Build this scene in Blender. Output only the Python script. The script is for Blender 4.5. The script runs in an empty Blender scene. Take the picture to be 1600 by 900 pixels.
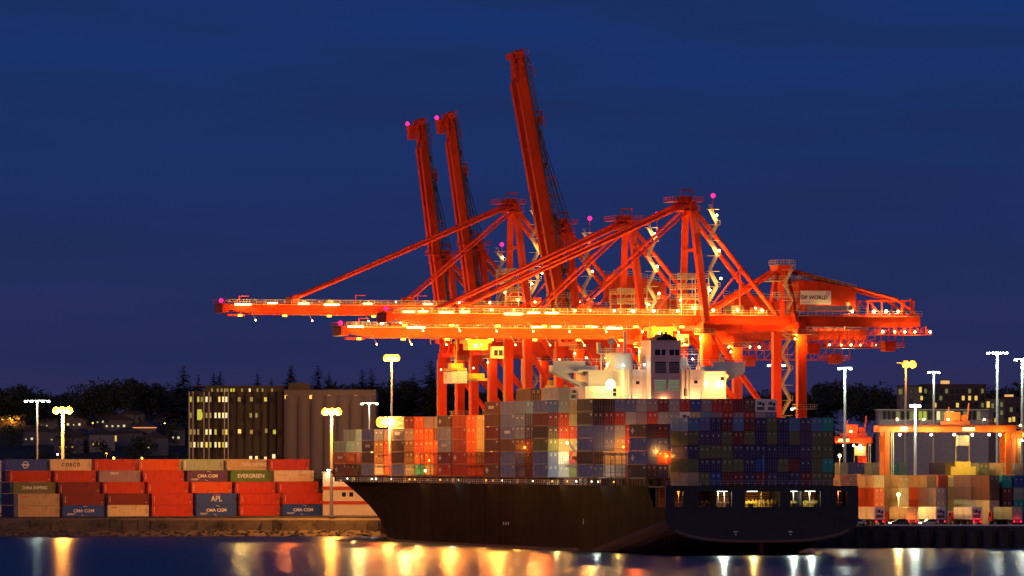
import bpy, math, random
from mathutils import Vector, Matrix
S = bpy.context.scene
COL = S.collection
# ---------------------------------------------------------------- camera
CAMZ, F, HOR = 20.4, 9500.0, 717.0
cam = bpy.data.cameras.new('camera'); co = bpy.data.objects.new('camera', cam); COL.objects.link(co)
co.location = (0, 0, CAMZ); co.rotation_euler = (math.pi/2, 0, 0)
cam.sensor_width = 36; cam.lens = 36*F/1600; cam.shift_y = (HOR-450)/1600
cam.clip_start = 1; cam.clip_end = 30000
S.camera = co
# ---------------------------------------------------------------- world: deep dusk sky
w = bpy.data.worlds.new('World'); S.world = w; w.use_nodes = True
nt = w.node_tree; N = nt.nodes; L = nt.links; N.clear()
out = N.new('ShaderNodeOutputWorld'); bg = N.new('ShaderNodeBackground')
tc = N.new('ShaderNodeTexCoord'); sep = N.new('ShaderNodeSeparateXYZ')
L.new(tc.outputs['Generated'], sep.inputs[0])
ramp = N.new('ShaderNodeValToRGB'); cr = ramp.color_ramp
mr = N.new('ShaderNodeMapRange'); mr.inputs[1].default_value = 0.0; mr.inputs[2].default_value = 0.1
L.new(sep.outputs[2], mr.inputs[0]); L.new(mr.outputs[0], ramp.inputs[0])
stops = [(0.0, (0.044, 0.029, 0.090)), (0.10, (0.033, 0.028, 0.098)), (0.22, (0.023, 0.028, 0.115)),
         (0.40, (0.014, 0.030, 0.132)), (0.62, (0.0100, 0.034, 0.155)), (0.80, (0.0085, 0.037, 0.180)), (1.0, (0.008, 0.038, 0.190))]
while len(cr.elements) < len(stops): cr.elements.new(0.5)
for e, (p, c) in zip(cr.elements, stops): e.position = p; e.color = c + (1,)
mp = N.new('ShaderNodeMapping'); mp.inputs['Scale'].default_value = (7, 7, 60)
L.new(tc.outputs['Generated'], mp.inputs[0])
nz = N.new('ShaderNodeTexNoise'); nz.inputs['Scale'].default_value = 1.6; nz.inputs['Detail'].default_value = 5
L.new(mp.outputs[0], nz.inputs['Vector'])
cr2 = N.new('ShaderNodeValToRGB'); cr2.color_ramp.elements[0].position = 0.35; cr2.color_ramp.elements[1].position = 0.72
cr2.color_ramp.elements[0].color = (0, 0, 0, 1); cr2.color_ramp.elements[1].color = (1, 1, 1, 1)
L.new(nz.outputs[0], cr2.inputs[0])
mx = N.new('ShaderNodeMixRGB'); mx.blend_type = 'MIX'
mul = N.new('ShaderNodeMath'); mul.operation = 'MULTIPLY'; mul.inputs[1].default_value = 0.75
L.new(cr2.outputs[0], mul.inputs[0]); L.new(mul.outputs[0], mx.inputs[0])
L.new(ramp.outputs[0], mx.inputs[1]); mx.inputs[2].default_value = (0.013, 0.026, 0.092, 1)
L.new(mx.outputs[0], bg.inputs[0]); bg.inputs[1].default_value = 0.93
L.new(bg.outputs[0], out.inputs[0])
sd = bpy.data.lights.new('dusk_fill', 'SUN'); sd.energy = 0.45; sd.angle = math.radians(35); sd.color = (1.0, 0.55, 0.36)  # added warm fill standing in for dusk glow behind the camera
so = bpy.data.objects.new('dusk_fill', sd); COL.objects.link(so); so.rotation_mode = 'QUATERNION'
so.rotation_quaternion = Vector((0.48, 0.84, -0.25)).to_track_quat('-Z', 'Y')
S.view_settings.view_transform = 'Standard'; S.view_settings.look = 'None'
S.view_settings.exposure = 0; S.view_settings.gamma = 1
S.cycles.use_denoising = True; S.cycles.sample_clamp_indirect = 3; S.cycles.sample_clamp_direct = 0
S.cycles.max_bounces = 4; S.cycles.diffuse_bounces = 2; S.cycles.glossy_bounces = 2; S.cycles.transparent_max_bounces = 4
S.cycles.caustics_reflective = False; S.cycles.caustics_refractive = False
PI = math.pi
SOD, YEL, WHT, RED = (1.0, 0.36, 0.045), (1.0, 0.62, 0.16), (0.80, 1.0, 0.82), (1.0, 0.0, 0.12)
# ---------------------------------------------------------------- helpers
def P(u, v, D): return Vector(((u-800)/F*D, D, CAMZ+(HOR-v)*D/F))
def Xu(u, D): return (u-800)/F*D
def Zv(v, D): return CAMZ+(HOR-v)*D/F
MATS = {}
def mat(name, col, rough=0.55, metal=0.0, var=0.25, scale=1.5, emit=None, es=0.0, stretch=(1, 1, 1), bump=0.0, dirt=None):
    if name in MATS: return MATS[name]
    m = bpy.data.materials.new(name); m.use_nodes = True; n = m.node_tree.nodes; l = m.node_tree.links
    b = n['Principled BSDF']; b.inputs['Roughness'].default_value = rough; b.inputs['Metallic'].default_value = metal; b.inputs['Specular IOR Level'].default_value = 0.22
    if emit:
        b.inputs['Base Color'].default_value = (*col, 1)
        b.inputs['Emission Color'].default_value = (*emit, 1); b.inputs['Emission Strength'].default_value = es
        m.cycles.emission_sampling = 'NONE'
    else:
        t = n.new('ShaderNodeTexCoord'); mp = n.new('ShaderNodeMapping'); mp.inputs['Scale'].default_value = stretch
        z = n.new('ShaderNodeTexNoise'); z.inputs['Scale'].default_value = scale; z.inputs['Detail'].default_value = 6; z.inputs['Roughness'].default_value = 0.65
        l.new(t.outputs['Object'], mp.inputs[0]); l.new(mp.outputs[0], z.inputs['Vector'])
        r = n.new('ShaderNodeValToRGB'); e = r.color_ramp.elements
        e[0].position = 0.3; e[1].position = 0.7
        d = dirt or tuple(c*(1-var) for c in col)
        e[0].color = (*d, 1); e[1].color = (*[min(1, c*(1+var*0.4)) for c in col], 1)
        k = r.color_ramp.elements.new(0.45); k.color = (*col, 1)
        l.new(z.outputs[0], r.inputs[0]); l.new(r.outputs[0], b.inputs['Base Color'])
        if bump:
            bp = n.new('ShaderNodeBump'); bp.inputs['Strength'].default_value = bump; bp.inputs['Distance'].default_value = 0.3
            l.new(z.outputs[0], bp.inputs['Height']); l.new(bp.outputs[0], b.inputs['Normal'])
    MATS[name] = m; return m
def link(o, parent=None, loc=None, rz=None):
    COL.objects.link(o)
    if parent: o.parent = parent
    if loc is not None: o.location = loc
    if rz is not None: o.rotation_euler = (0, 0, rz)
    return o
def empty(name, loc=(0, 0, 0), rz=0, parent=None):
    o = bpy.data.objects.new(name, None); o.empty_display_size = 1
    return link(o, parent, loc, rz)
def tag(o, label=None, cat=None, group=None, kind=None):
    if label: o['label'] = label
    if cat: o['category'] = cat
    if group: o['group'] = group
    if kind: o['kind'] = kind
    return o
class MB:
    def __init__(s): s.v = []; s.f = []; s.m = []
    def add(s, vs, fs, mi=0):
        b = len(s.v); s.v += [tuple(v) for v in vs]; s.f += [tuple(b+i for i in f) for f in fs]; s.m += [mi]*len(fs)
    def box(s, x0, x1, y0, y1, z0, z1, mi=0):
        s.add([(x, y, z) for z in (z0, z1) for y in (y0, y1) for x in (x0, x1)],
              [(0, 2, 3, 1), (4, 5, 7, 6), (0, 1, 5, 4), (2, 6, 7, 3), (0, 4, 6, 2), (1, 3, 7, 5)], mi)
    def beam(s, p, q, wd=0.3, h=None, mi=0, up=(0, 0, 1)):
        h = h or wd; p = Vector(p); q = Vector(q); d = (q-p).normalized(); up = Vector(up)
        if abs(d.dot(up)) > 0.98: up = Vector((0, 1, 0))
        a = d.cross(up).normalized(); c = a.cross(d)
        vs = [e + a*sx*wd/2 + c*sz*h/2 for e in (p, q) for sz in (-1, 1) for sx in (-1, 1)]
        s.add(vs, [(0, 1, 3, 2), (4, 6, 7, 5), (0, 4, 5, 1), (2, 3, 7, 6), (0, 2, 6, 4), (1, 5, 7, 3)], mi)
    def tube(s, p, q, r=0.1, r2=None, n=8, mi=0, cap=True):
        r2 = r if r2 is None else r2
        p = Vector(p); q = Vector(q); d = (q-p).normalized(); up = Vector((0, 0, 1)) if abs(d.z) < 0.95 else Vector((1, 0, 0))
        a = d.cross(up).normalized(); c = a.cross(d); vs = []
        for e, rr in ((p, r), (q, r2)):
            for i in range(n):
                t = 2*PI*i/n; vs.append(e + a*math.cos(t)*rr + c*math.sin(t)*rr)
        fs = [(i, (i+1) % n, n+(i+1) % n, n+i) for i in range(n)]
        if cap: fs += [tuple(range(n-1, -1, -1)), tuple(range(n, 2*n))]
        s.add(vs, fs, mi)
    def ball(s, c, r, mi=0, n=8, sz=1.0):
        vs = [(c[0], c[1], c[2]-r*sz)]; k = n//2
        for j in range(1, k):
            t = PI*j/k
            for i in range(n): vs.append((c[0]+r*math.sin(t)*math.cos(2*PI*i/n), c[1]+r*math.sin(t)*math.sin(2*PI*i/n), c[2]-r*sz*math.cos(t)))
        vs.append((c[0], c[1], c[2]+r*sz)); fs = []
        for i in range(n): fs.append((0, 1+(i+1) % n, 1+i))
        for j in range(k-2):
            for i in range(n): a = 1+j*n; fs.append((a+i, a+(i+1) % n, a+n+(i+1) % n, a+n+i))
        e = len(vs)-1; a = 1+(k-2)*n
        for i in range(n): fs.append((a+i, a+(i+1) % n, e))
        s.add(vs, fs, mi)
    def poly(s, pts, d, mi=0):            # extrude polygon pts (3d) by vector d
        n = len(pts); d = Vector(d); vs = [Vector(p) for p in pts] + [Vector(p)+d for p in pts]
        s.add(vs, [tuple(range(n)), tuple(range(2*n-1, n-1, -1))] + [(i, n+i, n+(i+1) % n, (i+1) % n) for i in range(n)], mi)
    def mesh(s, name, mats):
        me = bpy.data.meshes.new(name); me.from_pydata(s.v, [], s.f)
        for m in (mats if isinstance(mats, (list, tuple)) else [mats]): me.materials.append(m)
        if any(s.m): me.polygons.foreach_set('material_index', s.m)
        me.update(); return me
    def build(s, name, mats, parent=None, loc=None, rz=None):
        return link(bpy.data.objects.new(name, s.mesh(name, mats)), parent, loc, rz)
def part(name, f, mats, parent, loc=None):
    m = MB(); f(m); return m.build(name, mats, parent, loc)
def lamp(pos, col, power, radius=0.35, parent=None, spot=None, aim=None, blend=0.6):
    l = bpy.data.lights.new('lamp_light', 'SPOT' if spot else 'POINT')
    l.color = col; l.energy = power; l.shadow_soft_size = radius
    o = bpy.data.objects.new('lamp_light', l)
    if spot:
        l.spot_size = math.radians(spot); l.spot_blend = blend
        o.rotation_mode = 'QUATERNION'; o.rotation_quaternion = Vector(aim).to_track_quat('-Z', 'Y')
    link(o, parent, pos); return o
def railing(m, p, q, h=1.05, n=None, r=.05, post=1.6):
    p = Vector(p); q = Vector(q); k = n or max(1, int((q-p).length/post))
    for i in range(k+1):
        c = p.lerp(q, i/k); m.beam(c, c+Vector((0, 0, h)), r*1.5)
    for z in (h, h*.52): m.beam(p+Vector((0, 0, z)), q+Vector((0, 0, z)), r*1.6)
def text_mesh(txt, size, bold=0.0, sx=1.0):
    c = bpy.data.curves.new('lettering', 'FONT'); c.body = txt; c.size = size; c.align_x = 'CENTER'; c.align_y = 'CENTER'
    c.offset = bold; c.extrude = 0.015; c.resolution_u = 3
    o = bpy.data.objects.new('tmp', c); COL.objects.link(o)
    bpy.context.view_layer.update()
    me = bpy.data.meshes.new_from_object(o.evaluated_get(bpy.context.evaluated_depsgraph_get()))
    bpy.data.objects.remove(o); me.transform(Matrix.Diagonal((sx, 1, 1, 1))); me.name = 'lettering'
    return me
def lettering(txt, size, m, parent, loc, rot, bold=0.0, sx=1.0, name='lettering'):
    me = text_mesh(txt, size, bold, sx); me.materials.clear(); me.materials.append(m)
    o = bpy.data.objects.new(name, me); link(o, parent, loc); o.rotation_euler = rot; return o
ORD = ['first', 'second', 'third', 'fourth', 'fifth', 'sixth', 'seventh', 'eighth', 'ninth', 'tenth', 'eleventh', 'twelfth',
       'thirteenth', 'fourteenth', 'fifteenth', 'sixteenth', 'seventeenth', 'eighteenth']
# ---------------------------------------------------------------- frame of the berth: x = landward, y = along the quay away from us
PHI = math.radians(16); ca, sa = math.cos(PHI), math.sin(PHI)
SX, SY = 53.0, 1287.0
def Wd(o, s, z=0): return Vector((SX+ca*o-sa*s, SY+sa*o+ca*s, z))
def uv(o, s, z): p = Wd(o, s, z); return 800+F*p.x/p.y, HOR-(z-CAMZ)*F/p.y
LZ = 5.0
# ---------------------------------------------------------------- shared materials
crane_red = mat('crane_red_paint', (0.60, 0.044, 0.005), 0.5, 0, 0.35, 0.4, stretch=(1, 1, 0.4))
crane_dark = mat('crane_machinery_grey', (0.10, 0.06, 0.05), 0.6)
rail_yel = mat('galvanised_rail', (0.55, 0.42, 0.25), 0.5)
rope_m = mat('steel_rope', (0.03, 0.03, 0.035), 0.6)
white_p = mat('white_paint', (0.75, 0.74, 0.70), 0.5, 0, 0.12, 0.7)
galv = mat('mast_steel', (0.42, 0.44, 0.42), 0.45, 0.3, 0.15)
em_sod = mat('sodium_lens', (1, .6, .2), emit=(1, .36, .03), es=5)
em_core = mat('sodium_core', (1, .6, .1), emit=(1, .40, .02), es=7)
em_glare = mat('sodium_glare', (1, .5, .1), emit=(1, .34, .015), es=1.5)  # glow colour for the glare drawn around sodium lamps
em_yel = mat('warm_lens', (1, .8, .4), emit=(1, .66, .18), es=22)
em_wht = mat('white_lens', (1, 1, 1), emit=(.85, 1, .85), es=14)
em_red = mat('red_beacon_lens', (1, 0, .1), emit=(1, 0.01, .14), es=4)
em_tail = mat('tail_lamp_lens', (1, 0, .02), emit=(1, 0.01, .03), es=6)
black = mat('black_rubber', (0.02, 0.02, 0.02), 0.7)
concrete = mat('quay_concrete', (0.06, 0.058, 0.065), 0.85, 0, 0.4, 0.3, bump=0.4)
asphalt = mat('yard_asphalt', (0.055, 0.053, 0.05), 0.75, 0, 0.3, 0.15)
# ================================================================ WATER, LAND
def water_mat():
    m = bpy.data.materials.new('harbour_water'); m.use_nodes = True; n = m.node_tree.nodes; l = m.node_tree.links
    b = n['Principled BSDF']; b.inputs['Base Color'].default_value = (0.006, 0.010, 0.03, 1)
    b.inputs['Roughness'].default_value = 0.29; b.inputs['IOR'].default_value = 1.6; b.inputs['Anisotropic'].default_value = 0.97; b.inputs['Anisotropic Rotation'].default_value = 0.25
    tg = n.new('ShaderNodeTangent'); tg.direction_type = 'UV_MAP'; tg.uv_map = 'UVMap'; l.new(tg.outputs[0], b.inputs['Tangent'])
    b.inputs['Specular IOR Level'].default_value = 0.9
    t = n.new('ShaderNodeTexCoord'); mp = n.new('ShaderNodeMapping'); mp.inputs['Scale'].default_value = (0.03, 0.20, 1)
    z = n.new('ShaderNodeTexNoise'); z.inputs['Scale'].default_value = 1.0; z.inputs['Detail'].default_value = 6; z.inputs['Roughness'].default_value = 0.6
    l.new(t.outputs['Object'], mp.inputs[0]); l.new(mp.outputs[0], z.inputs['Vector'])
    bp = n.new('ShaderNodeBump'); bp.inputs['Strength'].default_value = 0.4; bp.inputs['Distance'].default_value = 0.2
    l.new(z.outputs[0], bp.inputs['Height'])
    mp2 = n.new('ShaderNodeMapping'); mp2.inputs['Scale'].default_value = (0.010, 0.050, 1); z2 = n.new('ShaderNodeTexNoise'); z2.inputs['Scale'].default_value = 1.0; z2.inputs['Detail'].default_value = 4; z2.inputs['Roughness'].default_value = 0.55
    l.new(t.outputs['Object'], mp2.inputs[0]); l.new(mp2.outputs[0], z2.inputs['Vector'])
    b2 = n.new('ShaderNodeBump'); b2.inputs['Strength'].default_value = 0.9; b2.inputs['Distance'].default_value = 1.6
    l.new(z2.outputs[0], b2.inputs['Height']); l.new(bp.outputs[0], b2.inputs['Normal']); l.new(b2.outputs[0], b.inputs['Normal'])
    return m
m = MB(); m.add([(-1150, -100, 0), (1150, -100, 0), (1150, 1730, 0), (-1150, 1730, 0)], [(0, 1, 2, 3)])
wo = tag(m.build('water', water_mat()), kind='structure'); ul = wo.data.uv_layers.new(name='UVMap')
for li in range(4): vv = wo.data.vertices[wo.data.loops[li].vertex_index].co; ul.data[li].uv = (vv.x/100, vv.y/100)
def hill_z(x, y):
    t = min(1, max(0, (y-1730)/520.0)); t = t*t*(3-2*t)
    t2 = min(1, max(0, (x+60)/130.0)); hgt = 33*(1-t2)+24*t2
    return LZ - 0.02 + t*hgt*(1+0.10*math.sin(x*0.018+1)+0.06*math.sin(x*0.05+y*0.01))
QC = Wd(25, 103)                                    # corner of the berth
c1 = Wd(25, 345); yl = 1607
# land sheet: berth side and head of the basin
m = MB()
land = [(QC.x, QC.y), (1150, QC.y-8), (1150, 1720), (-1150, 1720), (-1150, yl+8), (-52, yl+6)]
hx = Wd(25, 0); tt = (yl+4-QC.y)/ca
kx = Wd(25, 103+tt)
land.append((kx.x, yl+4))
m.add([(x, y, LZ) for x, y in land], [tuple(range(len(land)))])
tag(m.build('port_ground', asphalt), kind='structure')
m = MB(); nx, ny = 150, 34
for j in range(ny+1):
    for i in range(nx+1):
        x = -1150+i*(2300/nx); y = 1720+j*j*1.35
        m.v.append((x, y, hill_z(x, y)))
for j in range(ny):
    for i in range(nx):
        a = j*(nx+1)+i; m.f.append((a, a+1, a+nx+2, a+nx+1)); m.m.append(0)
tag(m.build('hillside', mat('dark_scrub', (0.035, 0.04, 0.03), 0.95, 0, 0.5, 0.05)), kind='structure')
# berth quay wall (faces us) built of concrete bays and fenders
qroot = tag(empty('quay_wall', (QC.x, QC.y, 0), 0), 'long dark concrete quay wall under the parked trucks', 'quay wall')
dirq = math.atan2(-8, 1150-QC.x)
def qw(m):
    m.box(0, 420, 0.02, 1.2, -2, LZ-0.5); m.box(0, 420, -0.15, 1.3, LZ-0.5, LZ+0.02)
o = part('wall_face', qw, concrete, qroot); o.rotation_euler = (0, 0, dirq)
def capb(m):
    for i in range(95): m.box(2+i*2.2, 3.9+i*2.2, -0.05, 0.25, LZ+0.02, LZ+0.22)
o = part('kerb', lambda m: m.box(34, 200, 0.15, 0.5, LZ+0.02, LZ+0.38), white_p, qroot); o.rotation_euler = (0, 0, dirq)
fm = MB(); fm.box(-0.6, 0.6, -0.55, 0.02, 0.4, 3.9); fm.tube((0, -0.35, 0.3), (0, -0.35, 4.0), 0.45, n=10); fme = fm.mesh('fender', black)
for i in range(26):
    o = bpy.data.objects.new('fender', fme); link(o, qroot); o.location = (math.cos(dirq)*(8+i*3.6), math.sin(dirq)*(8+i*3.6), 0)
    o.rotation_euler = (0, 0, dirq)
# side of the berth (behind the ship)
m = MB(); m.beam(Wd(25.3, 103, LZ/2-1), Wd(25.3, 103+tt, LZ/2-1), 0.8, LZ+1.9)
tag(m.build('berth_wall', concrete), 'straight berth wall along the far side of the ship', 'quay wall')
# sloped, broken sea wall on the left
random.seed(5)
swm = mat('old_sea_wall', (0.13, 0.10, 0.06), 0.9, 0, 0.6, 0.35, dirt=(0.045, 0.04, 0.03), bump=0.6)
sroot = tag(empty('sea_wall', (0, 0, 0)), 'weathered sloping sea wall below the container rows on the left', 'sea wall')
def slope(m):
    n = 160
    for i in range(n):
        x0 = -420+i*(388/n); x1 = x0+388/n
        for (ya, za, yb, zb) in ((yl-7, -0.6, yl-4.2, 0.9), (yl-4.2, 0.9, yl-2.2, 1.6), (yl-2.2, 1.6, yl-1.2, 4.2), (yl-1.2, 4.2, yl+8, LZ-0.02)):
            m.add([(x0, ya, za), (x1, ya, za), (x1, yb, zb), (x0, yb, zb)], [(0, 1, 2, 3)])
part('slope', slope, swm, sroot)
x = -330
while x < -36:
    wd_ = random.uniform(2.2, 5.5); zt = random.uniform(3.3, 4.5); d = random.uniform(0.1, 0.9)
    if random.random() > 0.16:
        a = MB(); a.poly([(x, yl-2.1-d, 1.2), (x+wd_-0.15, yl-2.1-d, 1.2), (x+wd_-0.2, yl-1.3-d, zt), (x+0.1, yl-1.3-d, zt+random.uniform(-.2, .2))], (0, 1.6, 0))
        a.build('wall_panel', swm, sroot)
    x += wd_
rm = []
for k in range(5):
    a = MB(); a.ball((0, 0, 0), 0.6, n=7, sz=0.6); a.v = [(x*random.uniform(.7, 1.3), y*random.uniform(.7, 1.3), z*random.uniform(.7, 1.3)) for x, y, z in a.v]; rm.append(a)
big = MB()
for i in range(900):
    a = random.choice(rm); px = random.uniform(-330, -33); t = random.random(); s_ = random.uniform(.4, 1.25)
    py = yl-6.8+t*4.2; pz = -0.3+t*1.9
    b = len(big.v); big.v += [(v[0]*s_+px, v[1]*s_+py, v[2]*s_+pz) for v in a.v]; big.f += [tuple(b+i for i in f) for f in a.f]; big.m += [0]*len(a.f)
tag(big.build('riprap', mat('shore_rock', (0.11, 0.09, 0.07), 0.9, 0, 0.5, 1.2)), kind='stuff')
bush_m = mat('shrub_leaves', (0.05, 0.055, 0.025), 0.8)
def bush(px, w_, h_, lab):
    a = MB()
    for i in range(260):
        c = Vector((random.gauss(0, w_/3), random.gauss(0, .5), abs(random.gauss(0, h_/2.2)))); d = Vector((random.uniform(-1, 1), random.uniform(-1, 1), random.uniform(-1, 1)))*0.3
        e = Vector((random.uniform(-1, 1), random.uniform(-1, 1), random.uniform(-1, 1)))*0.3; a.add([c, c+d, c+e], [(0, 1, 2)])
    tag(a.build('shrub', bush_m, None, (px, yl-2.0, 2.4)), lab, 'shrub', 'shrubs along the sea wall')
for u_, w_, lab in ((57, 5, 'dark shrub on sea wall furthest to the left of the water edge'), (160, 5, 'low dark shrub on sea wall below the pale container'),
                    (253, 4, 'rounded shrub on sea wall below the stacked red containers'), (345, 3.5, 'small shrub on sea wall below the purple containers'), (440, 3, 'shrub on sea wall near the bow of the ship')):
    bush(Xu(u_, yl), w_, 2.2, lab)
# ================================================================ CONTAINERS
CL, CW, CH = 12.19, 2.44, 2.84
def cpaint(n, c, rough=0.5):
    return mat('container_'+n, c, rough, 0, 0.3, 0.8, stretch=(1, 1, 0.35), dirt=(c[0]*.5+.03, c[1]*.5+.015, c[2]*.5+.008))
PAINT = dict(r=('red', (0.50, 0.045, 0.02)), o=('orange red', (0.62, 0.09, 0.02)), m=('maroon', (0.20, 0.03, 0.03)), n=('brown', (0.17, 0.07, 0.045)),
             b=('blue', (0.035, 0.08, 0.33)), v=('navy', (0.05, 0.042, 0.115)), g=('grey', (0.36, 0.34, 0.34)), s=('slate blue', (0.14, 0.17, 0.33)),
             l=('olive green', (0.16, 0.16, 0.055)), e=('green', (0.10, 0.20, 0.05)), t=('teal', (0.03, 0.42, 0.32)), k=('sky blue', (0.12, 0.24, 0.42)),
             w=('white', (0.72, 0.70, 0.64)), y=('tan', (0.50, 0.36, 0.18)), p=('purple', (0.11, 0.055, 0.14)), c=('pale green', (0.34, 0.44, 0.30)),
             f=('white', (0.80, 0.78, 0.72)), z=('mauve', (0.30, 0.21, 0.24)), d=('dark brown', (0.085, 0.045, 0.04)), q=('cream', (0.66, 0.52, 0.30)))
mark_m = mat('white_marking', (0.7, 0.7, 0.68), 0.6, 0, 0.1)
mark_k = mat('black_marking', (0.03, 0.03, 0.03), 0.6, 0, 0.1)
steel_m = mat('lock_rod_steel', (0.34, 0.32, 0.30), 0.45, 0.4)
def corr_side(m, p0, du, length, n, z0, z1, depth_v):
    """corrugated sheet from p0 along du, recessed along depth_v"""
    p0 = Vector(p0); du = Vector(du); dv = Vector(depth_v); pts = []; k = length/n
    for i in range(n):
        for t, d in ((0, 0), (.25, 0), (.5, 1), (.75, 1)): pts.append(p0+du*(i+t)*k+dv*(0.045+0.05*d))
    pts.append(p0+du*length+dv*0.045)
    lo = [(p.x, p.y, z0) for p in pts]; hi = [(p.x, p.y, z1) for p in pts]; c = len(pts)
    m.add(lo+hi, [(i, i+1, c+i+1, c+i) for i in range(c-1)])
def container_body():
    m = MB(); w2 = CW/2
    for x in (-w2, w2-.12):
        for y in (0, CL-.14): m.box(x, x+.12, y, y+.14, 0, CH)
        m.box(x, x+.12, .14, CL-.14, 0, .17); m.box(x, x+.12, .14, CL-.14, CH-.11, CH)
    for y in (0, CL-.14): m.box(-w2+.12, w2-.12, y, y+.14, 0, .16); m.box(-w2+.12, w2-.12, y, y+.14, CH-.13, CH)
    corr_side(m, (-w2, .14, 0), (0, 1, 0), CL-.28, 24, .17, CH-.11, (1, 0, 0))
    corr_side(m, (w2, .14, 0), (0, 1, 0), CL-.28, 24, .17, CH-.11, (-1, 0, 0))
    corr_side(m, (-w2+.12, CL, 0), (1, 0, 0), CW-.24, 7, .16, CH-.13, (0, -1, 0))
    corr_side(m, (-w2+.12, 0, 0), (1, 0, 0), CW-.24, 7, .16, CH-.13, (0, 1, 0))
    m.add([(-w2+.1, .1, CH-.03), (w2-.1, .1, CH-.03), (w2-.1, CL-.1, CH-.03), (-w2+.1, CL-.1, CH-.03)], [(0, 1, 2, 3)])
    m.add([(-w2+.1, .1, .1), (w2-.1, .1, .1), (w2-.1, CL-.1, .1), (-w2+.1, CL-.1, .1)], [(0, 3, 2, 1)])
    return m
body_mesh = container_body().mesh('container', cpaint('red', PAINT['r'][1]))
def door_mesh(kind):
    m = MB()     # leaf, hinged at x=0 towards +x, 1.08 wide, y slightly proud of end
    m.box(0.01, 1.08, -.03, .03, .17, CH-.14)
    for x in (.3, .8):
        m.tube((x, -.07, .12), (x, -.07, CH-.1), .028, n=5, mi=1)
        m.box(x-.12, x+.05, -.10, -.06, 1.05, 1.12, 1)
    for z in (.35, .95, 1.6, 2.3): m.box(.0, .12, -.05, -.02, z, z+.12, 1)
    if kind == 1:
        for z in (1.9, 2.2): m.box(.42, .7, -.055, -.03, z, z+.16, 2)
    if kind == 2: m.box(.36, .60, -.055, -.03, 1.75, 2.05, 2)
    if kind == 3: m.box(.36, .74, -.055, -.03, 2.3, 2.42, 2); m.box(.4, .7, -.055, -.03, 2.0, 2.06, 2); m.box(.4, .55, -.055, -.03, .6, .7, 2)
    return m.mesh('door', [cpaint('red', PAINT['r'][1]), steel_m, mark_m])
doors = [door_mesh(k) for k in range(4)]
def unit_mesh():
    m = MB(); m.box(-1.02, 1.02, -.05, .05, .2, CH-.16); m.box(-.75, .2, -.09, -.04, 1.55, 2.2, 1)
    m.tube((-.55, -.12, 1.9), (-.55, -.03, 1.9), .26, n=12, mi=2); m.box(.35, .85, -.1, -.04, 1.3, 2.0, 1); m.box(-.85, .85, -.08, -.04, .35, 1.1, 1)
    for i in range(7): m.box(-.8, .8, -.10, -.07, .42+i*.1, .46+i*.1, 2)
    return m.mesh('cooling_unit', [white_p, mark_k, steel_m])
unit = unit_mesh()
side_mesh = []
for k in range(4):
    q = MB(); x = -CW/2-.01
    q.box(x, x+.03, .7, 2.1, CH-.62, CH-.42); q.box(x, x+.03, .9, 1.8, CH-.9, CH-.8)
    if k == 1:
        for i in range(5): q.box(x, x+.03, 4.2+i*.9, 4.8+i*.9, 1.2, 1.9)
    if k == 2: q.box(x, x+.03, CL-3.4, CL-1.2, 1.2, 1.7); q.box(x, x+.03, CL-2.6, CL-1.9, .8, 2.1)
    if k == 3:
        for i in range(7): q.box(x, x+.03, CL-.9, CL-.6, .5+i*.28, .65+i*.28)
    side_mesh.append(q.mesh('side_marking', mark_m))
RX = random.Random(11)
NCONT = [0]
def add_container(pos, rz, code, label, group, scale=1.0, end='door', side=False):
    nm, c = PAINT[code]; pm = cpaint(nm.replace(' ', '_'), c)
    o = bpy.data.objects.new('shipping_container', body_mesh); link(o, None, pos, rz); o.scale = (scale, min(scale, 1.0), scale)
    o.material_slots[0].link = 'OBJECT'; o.material_slots[0].material = pm
    tag(o, label, 'shipping container', group); NCONT[0] += 1
    if side: link(bpy.data.objects.new('side_marking', side_mesh[RX.randrange(4)]), o, (0, 0, 0))
    if code == 'f':
        d = bpy.data.objects.new('cooling_unit', unit); link(d, o, (0, 0, 0))
    elif end == 'door':
        k = RX.choice((0, 1, 1, 2, 3))
        for sgn in (-1, 1):
            d = bpy.data.objects.new('door', doors[k]); link(d, o, (-1.09*sgn, 0, 0)); d.scale = (sgn, 1, 1)
            d.material_slots[0].link = 'OBJECT'; d.material_slots[0].material = pm
    return o
STUFF = MB(); SMATS = []; SIDX = {}
def stuff_box(pos, rz, code, scale=1.0):
    if code not in SIDX: SIDX[code] = len(SMATS); SMATS.append(cpaint(PAINT[code][0].replace(' ', '_'), PAINT[code][1]))
    M4 = Matrix.Translation(Vector(pos)) @ Matrix.Rotation(rz, 4, 'Z') @ Matrix.Scale(scale, 4)
    a = MB(); a.box(-1.2, 1.2, .02, CL-.02, .03, CH-.03)
    for x in (-1.22, 1.1):
        for y in (0, CL-.12): a.box(x, x+.12, y, y+.12, 0, CH)
    for i in range(12):
        for x in (-1.235, 1.2): a.box(x, x+.035, .4+i*.98, .85+i*.98, .15, CH-.12)
    STUFF.add([M4 @ Vector(v) for v in a.v], a.f, SIDX[code])
def cname(code): return PAINT[code][0]
def lab_cont(code, tier, ntier, col, where):
    t = 'top' if tier == ntier-1 else ('bottom' if tier == 0 else ORD[tier])
    r = 'refrigerated container' if code == 'f' else 'container'
    return f"{cname(code)} {r}, {t} tier, {ORD[col]} from left, {where}"
TH = 2.9
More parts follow.
